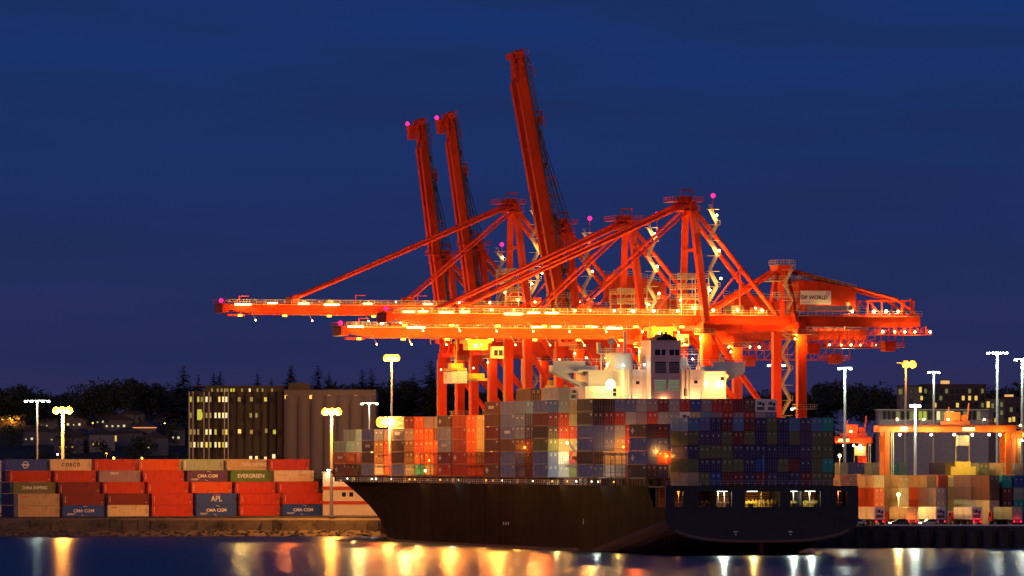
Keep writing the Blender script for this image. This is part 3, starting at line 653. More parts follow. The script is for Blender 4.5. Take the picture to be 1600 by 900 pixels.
def crane(s, bz, az, L, B, up=False, label='', lit=1.0, rear=False, outer=.77, inner=.38, ang=82, head=False, spread=18.0, added_front_lamps=0, added_uplights=True, gyb=None):
    """bz: boom axis height, az: apex height (world z)"""
    root = tag(empty('gantry_crane', Wd(26, s, LZ), PHI), label, 'quay crane', 'red quay cranes over the ship')
    bz -= LZ; az -= LZ; hy = spread/2; M = crane_red; gy = 2.9
    for x in (0, GA):
        for y in (-hy, hy):
            part('leg', lambda m: m.beam((x, y, 3), (x, y, bz-1.2), 2.0, 1.7), M, root)
            part('bogie', lambda m: [m.box(x-.7, x+.7, y-4, y+4, 1.6, 2.6)]+[m.tube((x-.4, y+d, .5), (x+.4, y+d, .5), .5, n=10) for d in (-3.4, -2.2, -1.0, 1.0, 2.2, 3.4)]+[m.box(x-.55, x+.55, y+d-1.2, y+d+1.2, .9, 1.7) for d in (-2.3, 2.3)], crane_dark, root)
    for x in (0, GA): part('sill_beam', lambda m: m.beam((x, -hy, 3.2), (x, hy, 3.2), 1.5, 1.8), M, root)
    for y in (-hy, hy):
        part('portal_beam', lambda m: m.beam((0, y, 14.5), (GA, y, 14.5), 1.3, 1.9), M, root)
        part('diagonal_brace', lambda m: m.tube((0.6, y, bz-2.2), (GA-.3, y, 15.4), .65, n=10), M, root)
        part('top_beam', lambda m: m.beam((0, y, bz-1.9), (GA, y, bz-1.9), 1.2, 1.4), M, root)
    for x in (0, GA): part('cross_beam', lambda m: m.beam((x, -hy, bz-1.5), (x, hy, bz-1.5), 1.5, 1.9), M, root)
    # girder
    for y in (-gy, gy): part('girder', lambda m: [m.beam((-1.5, y, bz), (B, y, bz), 1.3, 2.6), m.box(-1.5, B, y-.85, y+.85, bz-1.42, bz-1.3), m.box(-1.5, B, y-.85, y+.85, bz+1.3, bz+1.42)], M, root)
    part('girder_tie', lambda m: [m.beam((x, -gy, bz+.6), (x, gy, bz+.6), .7, .9) for x in (6, 14, 30, 40, B-.6)], M, root)
    part('girder_walkway', lambda m: [m.box(0, B, -gy-2.0, -gy-.9, bz+1.0, bz+1.1), railing(m, (0, -gy-2, bz+1.1), (B, -gy-2, bz+1.1), 1.1, None, .05, 2)], rail_yel, root)
    # backreach end platform
    def endp(m):
        platform(m, B-12, B+2.2, -gy-2.4, gy+2.4, bz-3.2)
        for x in (B-11, B-7, B-3, B+1):
            for y in (-gy-2, gy+2): m.beam((x, y, bz-3.2), (x, y, bz-1.2), .25)
            m.beam((x, -gy-2, bz-3.2), (x+4 if x < B else x-3, -gy-2, bz-1.2), .15)
    part('end_platform', endp, M, root)
    # A-frame
    ay = 2.6; ax = -1.6
    def aframe(m):
        for y in (-1, 1): m.beam((0, y*hy, bz-.8), (ax+.3, y*ay, az-2), 1.5, 1.3)
        m.beam((ax, -ay-1, az-1.6), (ax, ay+1, az-1.6), 1.8, 1.6)
    part('a_frame', aframe, M, root)
    def abr(m):
        for f in (.3, .62):
            yy = hy+(ay-hy)*f; zz = bz+(az-2-bz)*f; m.beam((ax*f, -yy, zz), (ax*f, yy, zz), .7, .7)
        m.beam((0, -hy, bz+1), (ax*.3, hy+(ay-hy)*.3, bz+(az-2-bz)*.3), .35); m.beam((0, hy, bz+1), (ax*.3, -(hy+(ay-hy)*.3), bz+(az-2-bz)*.3), .35)
        m.beam((0, -hy, bz+(az-bz)*.05), (GA*.42, -gy-1.8, bz+(az-bz)*.42), .3); m.beam((GA*.42, -gy-1.2, bz+1), (GA*.42, -gy-1.6, bz+(az-bz)*.45), .3)
    part('a_frame_brace', abr, M, root)
    def apexp(m):
        platform(m, ax-4.6, ax+2.6, -ay-1.6, ay+1.6, az-.7)
        m.box(ax-1.8, ax+.6, -1.4, 1.4, az-.6, az+.6, 0); m.beam((ax-4.4, -ay-1.2, az-3.0), (ax-.5, -ay-1.2, az-1.8), .4); platform(m, ax-3.6, ax+2, -ay-1.4, ay+1.4, az-2.8)
        m.beam((ax-1.4, 0, az+.4), (ax-1.4, 0, az+2.2), .25); m.beam((ax-1.4, 0, az+2.1), (ax+1.4, 0, az+2.1), .25, .35)
        m.beam((ax+1.0, 0, az-.6), (ax+1.0, 0, az+2.1), .25)
        for y in (-ay, ay): m.tube((ax-1.2, y-.3, az-.1), (ax-1.2, y+.3, az-.1), .8, n=10)
    part('apex_platform', apexp, M, root)
    for y in (-1, 1): part('backstay', lambda m: m.tube((ax+1.2, y*(ay+.2), az-3.2), (GA-4.5, y*(gy+1.5), bz+1.4), .55, n=10), M, root)
    part('stair_tower', lambda m: stair(m, 1.8, -hy+.4 if 0 else -ay-3.5, bz+4, az-2.5, 2.0), rail_yel, root)
    part('leg_stair', lambda m: stair(m, GA+1.2, hy-.4, 4, bz-3, 2.2), rail_yel, root)
    # ladders, cable gear, boxes
    for (x, y) in ((-1.4, -hy), (-1.4, hy), (GA+1.3, -hy)):
        part('leg_ladder', lambda m: [m.beam((x, y-.3, 4), (x, y-.3, bz-3), .09), m.beam((x, y+.3, 4), (x, y+.3, bz-3), .09)]+[m.beam((x, y-.3, 4+i*.9), (x, y+.3, 4+i*.9), .06) for i in range(int((bz-7)/.9))], rail_yel, root)
    for z in (15.6, 27, bz-3.4): part('leg_platform', lambda m: platform(m, -2.4, 1.6, -hy-2.0, -hy+1.4, z), rail_yel, root)
    for z in (27, bz-3.4): part('leg_platform', lambda m: platform(m, GA-1.6, GA+3.2, -hy-2.0, -hy+1.4, z), rail_yel, root)
    part('portal_railing', lambda m: railing(m, (0, -hy-.6, 15.5), (GA, -hy-.6, 15.5), 1.1, None, .06, 1.8), rail_yel, root)
    part('cable_reel', lambda m: m.tube((GA/2-3, -hy-1.5, 17.5), (GA/2-3, -hy-.9, 17.5), 1.9, n=18), crane_dark, root)
    part('festoon_cable', lambda m: [m.beam((x+i*.75, -gy-1.1, bz-1.4-1.5*math.sin(PI*i/4)), (x+(i+1)*.75, -gy-1.1, bz-1.4-1.5*math.sin(PI*(i+1)/4)), .09) for x in [GA-14+k*3 for k in range(9)] for i in range(4)], rope_m, root)
    part('power_box', lambda m: m.box(8, 11, -gy-.6, gy-1, bz+1.4, bz+3.4), crane_dark, root)
    part('service_box', lambda m: m.box(14, 16, -gy, gy-2, bz+1.4, bz+3), M, root)
    # tier of platforms round the hinge
    def hinge(m):
        for z in (bz+2.4, bz+4.8, bz+7.2, bz+9.6): platform(m, -5.2, 1.8, -gy-3, -gy-.6, z)
        for x in (-5, -1.6, 1.6): m.beam((x, -gy-2.9, bz+1), (x, -gy-2.9, bz+10.6), .2); m.beam((x, -gy-2.9, bz+2.4), (x+1.8 if x < 1 else x-3, -gy-2.9, bz+4.8), .12); m.beam((x, -gy-2.9, bz+7.2), (x+1.8 if x < 1 else x-3, -gy-2.9, bz+9.6), .12)
    part('hinge_platform', hinge, rail_yel, root)
    part('hinge_platform', lambda m: [platform(m, -4.6, 1.2, gy-.4, gy+2, z) for z in (bz+2.4, bz+4.8, bz+7.2, bz+9.6)]+[m.beam((x, gy+1.9, bz+1), (x, gy+1.9, bz+10.6), .2) for x in (-4.4, 1)], rail_yel, root)
    part('hoist_block', lambda m: [m.box(-3.8, -.6, -2.2, 2.2, bz+1.2, bz+4.6), m.box(2.0, 5.6, -2, 2, bz+1.2, bz+3.4)], M, root)
    # machinery house
    def mh(m):
        x0, x1 = GA+.9, GA+15.2; z0 = bz+2.2
        m.poly([(x0, -4.4, z0), (x1, -4.4, z0), (x1, -4.4, z0+5.0), (x0+6, -4.4, z0+6.8), (x0, -4.4, z0+7.3)], (0, 8.8, 0))
    part('machinery_house', mh, M, root)
    def mhr(m):
        x0, x1 = GA+.9, GA+15.2; z0 = bz+2.2
        railing(m, (x0, -4.3, z0+7.3), (x0+6, -4.3, z0+6.9), 1.1); railing(m, (x0+6, -4.3, z0+6.8), (x1, -4.3, z0+5.0), 1.1); railing(m, (x0, 4.3, z0+7.3), (x1, 4.3, z0+5.2), 1.1)
        m.box(x0-1, x1+2, -6, -4.5, z0-.1, z0); railing(m, (x0-1, -6, z0), (x1+2, -6, z0), 1.15)
    part('house_railing', mhr, rail_yel, root)
    part('door', lambda m: m.box(GA+12.6, GA+13.5, -4.5, -4.4, bz+2.3, bz+4.3), mat('pale_door', (.6, .5, .3)), root)
    # rear tower and stays
    if rear:
        def rt(m):
            for y in (-1, 1): m.beam((GA+.2, y*hy*.55, bz-.6), (GA-1.6, y*2.2, bz+11.6), 1.3, 1.1); m.beam((GA-3.2, y*hy*.55, bz+.6), (GA-2.2, y*2.2, bz+11.6), 1.0, .9)
            m.box(GA-3.6, GA-.4, -3, 3, bz+11.2, bz+12.8)
        part('rear_tower', rt, M, root)
        part('rear_platform', lambda m: [platform(m, GA-3.8, GA+.6, -3.2, 3.2, bz+13), platform(m, GA-5, GA+2.6, -3.4, 3.4, bz+9.2), platform(m, GA-5, GA+1.4, -4.6, -3, bz+5.4), stair(m, GA-2.6, -4.9, bz+1, bz+12, 2)], rail_yel, root)
        for y in (-1, 1):
            part('rear_stay', lambda m: m.tube((GA-2.8, y*2.4, bz+12), (2.6, y*3.4, bz+1.4), .42, n=8), M, root)
            part('rear_stay', lambda m: m.tube((GA-.8, y*2.4, bz+12), (B-5.5, y*3.4, bz+5.0), .36, n=8), M, root)
        def rf(m):
            for y in (-gy-.4, gy+.4):
                for x in (B-13, B-9.5, B-4.5, B-1.5): m.beam((x, y, bz+1.3), (x, y, bz+4.9), .35)
                m.beam((B-13, y, bz+4.7), (B-1.5, y, bz+4.7), .35); m.beam((B-6, y, bz+5), (B-.6, y, bz+1.4), .5); m.beam((B-13, y, bz+4.7), (B-9.5, y, bz+1.4), .25)
            m.beam((B-1, 0, bz+1), (B-1, 0, bz+5.4), .5)
        part('rear_frame', rf, M, root)
    # under-girder lattice (festoon and elevator gear)
    def lat(m):
        x0, x1, z0, z1 = GA+3, B-4, bz-6.2, bz-1.6
        for y in (-gy, gy):
            m.beam((x0, y, z0), (x1, y, z0), .22); k = 7
            for i in range(k+1):
                x = x0+(x1-x0)*i/k; m.beam((x, y, z0), (x, y, z1), .18)
                if i < k: m.beam((x, y, z0), (x+(x1-x0)/k, y, z1), .12)
        platform(m, x1-6, x1, -gy-1, gy+1, z0)
        m.box(x0+1, x0+4, -2, 2, z0-1.6, z0+1); m.box(x1-4, x1-1.5, -1.6, 1.6, z0-.9, z0+1.5)
    part('underslung_lattice', lat, M, root)
    # boom
    hx, hz = -1.5, bz
    T = Matrix.Identity(4)
    if up: T = Matrix.Translation((hx, 0, hz+.8)) @ Matrix.Rotation(math.radians(ang), 4, 'Y') @ Matrix.Translation((-hx, 0, -hz))
    gy0, gy = gy, (gyb or gy)
    def bp(name, f, mm=M):
        m = MB(); f(m)
        if gyb: m.v = [(v[0], v[1], bz+(v[2]-bz)*.72) for v in m.v]
        if up: m.v = [tuple(T @ Vector(v)) for v in m.v]
        return m.build(name, mm, root)
    for y in (-gy, gy):
        bp('boom_girder', lambda m: [m.poly([(hx-.1, y-.65, bz-1.3), (-L+8, y-.65, bz-1.3), (-L, y-.65, bz-.2), (-L, y-.65, bz+.9), (-L+6, y-.65, bz+1.3), (hx-.1, y-.65, bz+1.3)], (0, 1.3, 0)),
                                   m.box(-L+6, hx-.2, y-.9, y+.9, bz-1.42, bz-1.3), m.box(-L+6, hx-.2, y-.9, y+.9, bz+1.3, bz+1.4)])
    bp('boom_tie', lambda m: [m.beam((-x, -gy, bz), (-x, gy, bz), .6, 1.2) for x in [6+i*(L-8)/6 for i in range(7)]])
    def wk(m):
        m.box(-L, hx, -gy-2.1, -gy-1.0, bz+1.0, bz+1.12); railing(m, (-L, -gy-2.1, bz+1.1), (hx, -gy-2.1, bz+1.1), 1.15, None, .075, 1.8)
        if not up: railing(m, (-L, gy+2.1, bz+1.1), (hx, gy+2.1, bz+1.1), 1.15, None, .055, 1.8)
        railing(m, (-L, -gy-1.0, bz+1.1), (hx, -gy-1.0, bz+1.1), 1.15, None, .05, 2.4)
    bp('boom_walkway', wk, rail_yel if not up else crane_dark)
    def tip(m):
        m.box(-L-1.4, -L+.2, -gy-1.4, gy+1.4, bz-1.0, bz+1.1); platform(m, -L-1.8, -L+2, -gy-1.6, gy+1.6, bz+1.2); m.box(-L-.2, -L+4.5, -gy-1, -gy+1, bz-1.9, bz-1.35)
        m.beam((-L+3, -gy-1, bz+1.2), (-L+3, -gy-1, bz+3.2), .2); m.beam((-L+3, -gy-1, bz+3.1), (-L+5.5, -gy-1, bz+3.1), .2)
        if head: m.box(-L+.2, -L+2.2, -gy-.4, gy+.4, bz-2.6, bz-.6); m.box(-L-.2, -L+3.6, -1.6, 1.6, bz-4.4, bz-2.4)
    bp('boom_tip', tip)
    bp('boom_rope', lambda m: [m.beam((-L+2, y, bz+1.9), (hx, y, bz+1.9), .08) for y in (-1.2, -.6, .6, 1.2)], rope_m)
    for x in (9, 17.5, 31, 44, 52): bp('boom_equipment', lambda m: m.box(-x, -x+1.3, -gy-.9, -gy+.5, bz+1.4, bz+2.3), crane_dark)
    for f in (.36, .57, .78): bp('boom_gantry_frame', lambda m: [m.beam((-L*f, -gy-1.2, bz+1.2), (-L*f, -gy-1.2, bz+3.6), .22), m.beam((-L*f, -gy-1.2, bz+3.5), (-L*f+2.6, -gy-1.2, bz+3.5), .18)])
    for xf, h in ((outer, 1.9), (inner, 1.9)):
        for y in (-gy, gy): bp('stay_bracket', lambda m: m.box(-L*xf-.9, -L*xf+.9, y-.3, y+.3, bz+1.3, bz+1.3+h))
    if not up:
        for xf, r in ((outer, .42), (inner, .30)):
            for y in (-1, 1): part('forestay', lambda m: m.tube((ax-1.0, y*ay, az-1.4 if xf == outer else az-3.0), (-L*xf, y*gy, bz+2.6), r, n=8), M, root)
            if xf == outer: part('forestay', lambda m: m.tube((ax-1.0, 0, az-.4), (-L*(xf+.012), -.8, bz+2.4), r*.6, n=6), M, root)
    else:
        for y in (-1.2, 1.2):
            q = T @ Vector((-L*.8, y, bz+2)); q2 = T @ Vector((-L*.42, y, bz+2))
            part('hoist_rope', lambda m: [m.beam((ax, y, az), q, .16), m.beam((ax+1.4, y, az), q, .16)], rope_m, root)
            part('folded_stay', lambda m: m.beam((ax, y, az-.6), q2, .35), M, root)
        bp('boom_bracket', lambda m: [m.beam((-L*.5, -2, bz+1.2), (-L*.8, -2, bz+1.2), .3), m.beam((-L*.8, -2, bz+1.2), (-L*.8, -2, bz+4), .4), m.beam((-L*.8, -2, bz+3.8), (-L*.8+3.4, -2, bz+3.2), .4), m.beam((-L*.5, -2, bz+1.2), (-L*.5, -2, bz+4.4), .3)])
    gy = gy0
    # lights
    k = 0
    lm_ = MB(); lm_.ball((0, 0, 0), .3, n=8); lmy = lm_.mesh('flood_lamp', em_yel); lms = lm_.mesh('flood_lamp', em_wht); lt_ = MB(); lt_.box(-1.8, 1.8, -.15, .15, -.9, -.6); lmt = lt_.mesh('flood_lamp', em_yel)  # long boxes added as glowing strips of glare along the boom
    def fl(p, c, pw, r=.3, sc=1.0, me=None):
        o = bpy.data.objects.new('flood_lamp', me or lmy); link(o, root, p); o.scale = (sc,)*3
        if pw: lamp(p, c, pw, .40*sc, root)
    R_ = random.Random(int(s))
    if not up:
        n = int(L/(5 if s < 200 else 8.5))
        for i in range(n):
            x = -L+3+i*(L-4)/n+R_.uniform(-1, 1); fl((x, -gy-1.6, bz+1.9), YEL, 900*lit, .3, R_.uniform(.6, 1.2), R_.choice((lmy, lmt, lmt, lms)))
        for i in range(added_front_lamps):                        # invented arms with added lamps to light the boom face
            x = -L+6+i*(L-4)/added_front_lamps; y = -gy-6.2
            part('added_lamp_arm', lambda m: [m.beam((x, -gy-2.0, bz-1.0), (x, y, bz-3.0), .12)], rail_yel, root)
            fl((x, y, bz-3.1), SOD, 21000*lit, .22, .6)
    for x in (3, 9, 15, GA+14, B-12, B-9, B-6): fl((x, -gy-2.1, bz+2.2), YEL, 2000*lit, .3, R_.uniform(.8, 1.2))
    for x in (B-10, B-7, B-4.5, B-2, B+1.8): fl((x, -gy-2.5, bz-2.6), YEL, 1200*lit, .3, R_.uniform(.6, 1.1))
    for (x, y, z) in ((-5.5, -gy-3.6, bz+4.4), (1.8, -gy-3.6, bz+6.8), (-2, -gy-3.6, bz+2.6)): fl((x, y, z), YEL, 1100*lit, .25, .7)  # extra lamps added to brighten the hinge platforms
    for (x, z) in ((1.8, az-4), (2.4, bz+16), (2.8, bz+9.5)): fl((x+1.6, -ay-3.9, z), YEL, 2500*lit, .3, .9)
    if not up:                                                # floods added under the boom, tinted and aimed to streak the water
        for i in range(7):
            x = -L*(.06+.15*i); yb = -gy-1.4
            part('added_streak_flood', lambda m: [m.box(x-.5, x+.5, yb-.3, yb+.3, bz-2.0, bz-1.5)], em_sod, root)
            lamp((x, yb-.2, bz-2.3), (SOD, (1, .16, .015), (1, .42, .08), (1, .10, .01), SOD, (1, .2, .02), YEL)[i], (60000, 45000, 85000, 45000, 70000, 50000, 60000)[i]*lit, .5, root, spot=64, aim=(-.1, -.93, -.36), blend=.5)
    if added_uplights:                                              # floods added to wash the legs and A-frame
        for (x, y, z) in ((-6, -hy-2.6, bz-6), (-1.8, -hy-1.6, bz-4.5), (GA-2, -hy-1.6, bz-4.5), (-1.8, -hy-1.8, 20), (GA/2, -hy-1.8, 16.5), (GA/2, -hy-1.4, bz+2.6)): fl((x, y, z), SOD, 13000*lit, .35, .7)
    return root, T
CLB = 'red quay crane, '
C1, _ = crane(128.7, 51.8+1.0, 81.0, 74, 54.6, False, CLB+'boom lowered, nearest to the stern, with the white sign on its house', 1.0, True, added_front_lamps=8)
C2, _ = crane(176.8, 50.6, 78.4, 72.3, 58.0, False, CLB+'boom lowered to the lowest level, second from the stern', .85, False, added_front_lamps=8)
C3, T3 = crane(230.9, 51, 79.6, 71, 50, True, CLB+'the tallest one with its broad boom raised above the middle', .15, False, ang=79.5)
C4, _ = crane(277.0, 58.4, 86.5, 77.5, 50, False, CLB+'boom lowered, reaching furthest to the left with a red tip light', .42, False, added_front_lamps=5)
C5, T5 = crane(310.0, 50, 77, 60.5, 46, True, CLB+'slender raised boom, the right one of the distant pair', .1, False, ang=82.2, head=True, gyb=1.9)
C6, T6 = crane(341.8, 50, 75.5, 60.5, 46, True, CLB+'slender raised boom, the left one of the distant pair', .1, False, ang=82.8, head=True, gyb=1.9)
for c, p in ((C1, (2.8, -5.6, 81.6-LZ)), (C2, (4.2, -5.6, 79.2-LZ)), (C3, (3.6, -5.6, 80.2-LZ)), (C5, (3.4, -5.6, 76.4-LZ))): beacon(c, p, 150, 4.0)
for c, p in ((C1, (-75.2, -3, 54.9-LZ)), (C2, (-73.6, -3, 52.6-LZ)), (C4, (-79, -3, 60.4-LZ))): beacon(c, p, 3500 if c is C4 else 700, 1.2)
beacon(C5, tuple(T5 @ Vector((-61.2, -1, 45-3.4))), 60); beacon(C6, tuple(T6 @ Vector((-61.2, -1, 45-3.4))), 60)
# sign on the first crane
def sign(root, x0, x1, z0, z1, y, txt, size):
    b = part('sign', lambda m: m.box(x0, x1, y-.12, y, z0, z1), mat('sign_white', (.85, .8, .62), .5, 0, .05), root)
    cx, cz = (x0+x1)/2, (z0+z1)/2
    lettering(txt, size, mark_k, b, (cx-.3, y-.13, cz+.0), (PI/2, 0, 0), .03)
    def emb(m):
        pts = [(x1-.75+.42*math.cos(t*PI/3+.3), y-.14, z1-.65+.42*math.sin(t*PI/3+.3)) for t in range(6)]
        for i in range(5): m.beam(pts[i], pts[i+1], .1, .1)
        m.beam((x1-.75, y-.14, z1-.5), (x1-.55, y-.14, z1-.85), .1, .1)
    part('emblem', emb, mat('sign_red', (.5, .03, .1)), b)
    part('small_lettering_line', lambda m: m.box(x0+.3, x0+2.6, y-.14, y-.12, z0+.42, z0+.54), mat('sign_grey', (.3, .25, .2)), b)
bz1 = 52.8-LZ
sign(C1, GA+1.3, GA+8.9, bz1+3.7, bz1+6.9, -4.45, 'DP WORLD', 1.24)
for x in (GA+6.5, GA+9.5): lamp((x, -5.6, bz1+3.3), YEL, 60, .15, C1)
part('spare_railing_panel', lambda m: [m.box(GA+2.6+i*1.25, GA+3.7+i*1.25, -6.06, -6.0, bz1+2.3, bz1+3.4) for i in range(9)], mat('mesh_panel_grey', (.3, .3, .36)), C1)
# trolleys, cabs and spreaders under the booms
def trolley(c, x, bz, drop, box=None, lab=''):
    z = bz-LZ
    t = part('trolley', lambda m: [m.box(x-3, x+3, -3.6, 3.6, z-2.6, z-1.7), m.box(x-2.4, x+2.4, -2.4, 2.4, z-4.2, z-2.6)]+[m.box(x+d, x+d+.6, -3.8, -3.2, z-2.0, z-1.5) for d in (-2.8, 2.2)], mat('trolley_yellow', (.6, .38, .05), .5), c)
    part('operator_cab', lambda m: [m.box(x+3.4, x+6.0, -3.4, -.8, z-6.2, z-3.4)], mat('cab_cream', (.6, .45, .25), .5), c)
    part('cab_window', lambda m: [m.box(x+3.6, x+4.6, -3.46, -3.4, z-5.6, z-4.2), m.box(x+4.8, x+5.8, -3.46, -3.4, z-5.6, z-4.2)], dkg, c)
    lamp((x, -4.4, z-4.6), YEL, 900, .4, c)
    part('trolley_lamp', lambda m: m.ball((x-1, -3.7, z-3.2), .4, n=8), em_yel, c)
    part('hoist_rope', lambda m: [m.beam((x+a, b, z-4), (x+a*.8, b, z-drop), .07) for a in (-1.6, 1.6) for b in (-1.4, 1.4)], rope_m, c)
    sp = part('spreader', lambda m: [m.box(x-1.1, x+1.1, -6, 6, z-drop-.6, z-drop), m.box(x-1.9, x+1.9, -1.2, 1.2, z-drop, z-drop+1.2)], mat('spreader_yellow', (.6, .4, .05), .5), c)
trolley(C2, -39.5, 50.6, 11)
trolley(C4, 10, 58.4, 19)
trolley(C1, -8.4, 52.8, 6)
q = C2.matrix_basis @ Vector((-47.5, 0, 0))
hc = Wd(26-44.5, 170.8, 38.4)
add_container(hc, PHI, 'w', 'pale container hanging in the air below the lowest crane boom', None)
part('second_spreader', lambda m: [m.box(-45.8, -43.3, -6, 6, 36.4, 37.0), m.beam((-44.5, -1, 37), (-44.5, -1, 43.6), .1), m.beam((-44.5, 1, 37), (-44.5, 1, 43.6), .1), m.box(-46, -43, -1.5, 1.5, 37, 38.2)], mat('spreader_yellow', (.6, .4, .05)), C2)
# ================================================================ LIGHT MASTS
def mast(u, vtop, D, c, label, power, r=1.0, wide=6.0, kind='row', vbase=None, pr=.45):
    z1 = Zv(vtop, D); root = tag(empty('light_mast', (Xu(u, D), D, LZ if D < 1725 else hill_z(Xu(u, D), D))), label, 'light mast', 'tall yard light masts')
    h = z1-root.location.z; em = em_sod if c == SOD else em_wht
    part('pole', lambda m: m.tube((0, 0, 0), (0, 0, h), pr, pr*.6, n=10), mat('mast_grey_paint', (.30, .30, .30), .5), root)
    part('lamp_bar', lambda m: m.box(-wide/2, wide/2, -.15, .15, h-.1, h+.15), galv, root)
    n = max(3, int(wide/1.3)); hm = MB(); (hm.ball((0, -.5, -.35), .62, n=10, sz=.85) if c == SOD else hm.box(-.36, .36, -.45, .45, -.36, -.06)); hme = hm.mesh('lamp_head', em_core if c == SOD else em); rf_ = MB(); rf_.tube((0, -.15, -.35), (0, .1, -.35), 1.0, .7, n=14); rfe = rf_.mesh('glare_disc', em_glare)  # big sodium balls and glowing discs stand in for lamp glare
    for i in range(n):
        x = -wide/2+.4+i*(wide-.8)/(n-1)
        if kind == 'right' and x < 0: continue
        lh = link(bpy.data.objects.new('lamp_head', hme), root, (x, 0, h-.05))
        if c == SOD: link(bpy.data.objects.new('glare_disc', rfe), lh)
    lamp((0 if kind != 'right' else wide*.3, -2.6, h-.9-r*.5), c, power, r, root)
    return root
mast(58, 626, 1660, WHT, 'white lit mast furthest left above the blue container', 4000, .9, 7.0, pr=.35)
mast(98, 639, 1668, SOD, 'orange lit mast on the left, behind the cream container', 110000, 1.5, 4.4, pr=.6)
mast(518, 641, 1609, SOD, 'orange lit mast beside the bow of the ship', 110000, 1.3, 4.2, pr=.5)
mast(612, 557, 1700, SOD, 'tallest orange lit mast left of the cranes', 50000, 1.0, 3.6, pr=.4)
mast(577, 630, 1705, WHT, 'slim white lit mast right of the orange one by the bow', 2500, .5, 5.0, pr=.3)
mast(1213, 570, 1560, WHT, 'white lit mast between the two right crane legs', 5000, .6, 4.6)
mast(1247, 638, 1650, WHT, 'short white mast just right of the last crane leg', 4000, .7, 4)
mast(1320, 575, 1540, WHT, 'white lit mast left of the rubber tyred gantry', 18000, .6, 3.6)
mast(1415, 567, 1640, SOD, 'orange lit mast rising behind the yard gantry', 9000, .7, 4.6, 'right')
mast(1459, 581, 1660, WHT, 'slim white lit mast in front of the apartment block', 5000, .6, 3.4)
mast(1430, 633, 1440, WHT, 'near white lit mast standing before the yard gantry', 18000, .7, 2.6)
mast(1558, 551, 1560, WHT, 'tallest white lit mast at the right', 18000, .6, 5.4)
mast(1597, 561, 1540, WHT, 'white lit mast cut by the right picture edge', 18000, .6, 4.0)
# ================================================================ LEFT CONTAINER ROWS
TL = math.radians(30); LS = 1.065; lx = Vector((math.cos(TL), math.sin(TL), 0)); ln = Vector((-math.sin(TL), math.cos(TL), 0))
LG = 'containers in rows above the sea wall'
rows_l = [  # top tier first: start u, list of (code, lettering)
 (2, 719, [('b', 'ring'), ('q', 'COSCO'), ('r', ''), ('o', ''), ('c', 'bar'), ('y', 'CHINA SHIPPING'), ('r', '')]),
 (8, 738, [('r', ''), ('r', ''), ('z', 'SEACO'), ('r', ''), ('p', 'CMA CGM'), ('e', 'EVERGREEN'), ('q', 'thin')]),
 (16, 756, [('l', 'CHINA SHIPPING'), ('m', ''), ('r', ''), ('r', ''), ('o', ''), ('r', ''), ('r', '')]),
 (23, 775, [('y', 'dash'), ('m', ''), ('m', 'slashes'), ('r', ''), ('b', 'APL'), ('r', ''), ('r', '')]),
 (23, 793, [('y', 'dash'), ('b', 'CMA CGM'), ('q', 'dash'), ('r', ''), ('b', 'CMA CGM'), ('r', ''), ('b', 'CMA CGM')])]
pitch = 13.25
pr_orange = mat('orange_print', (.6, .15, .03))
pw_ = {'COSCO': (1.25, 1.5), 'CHINA SHIPPING': (1.15, .85), 'EVERGREEN': (1.35, 1.15), 'CMA CGM': (1.1, 1.2), 'APL': (2.0, 1.0), 'SEACO': (.8, 1)}
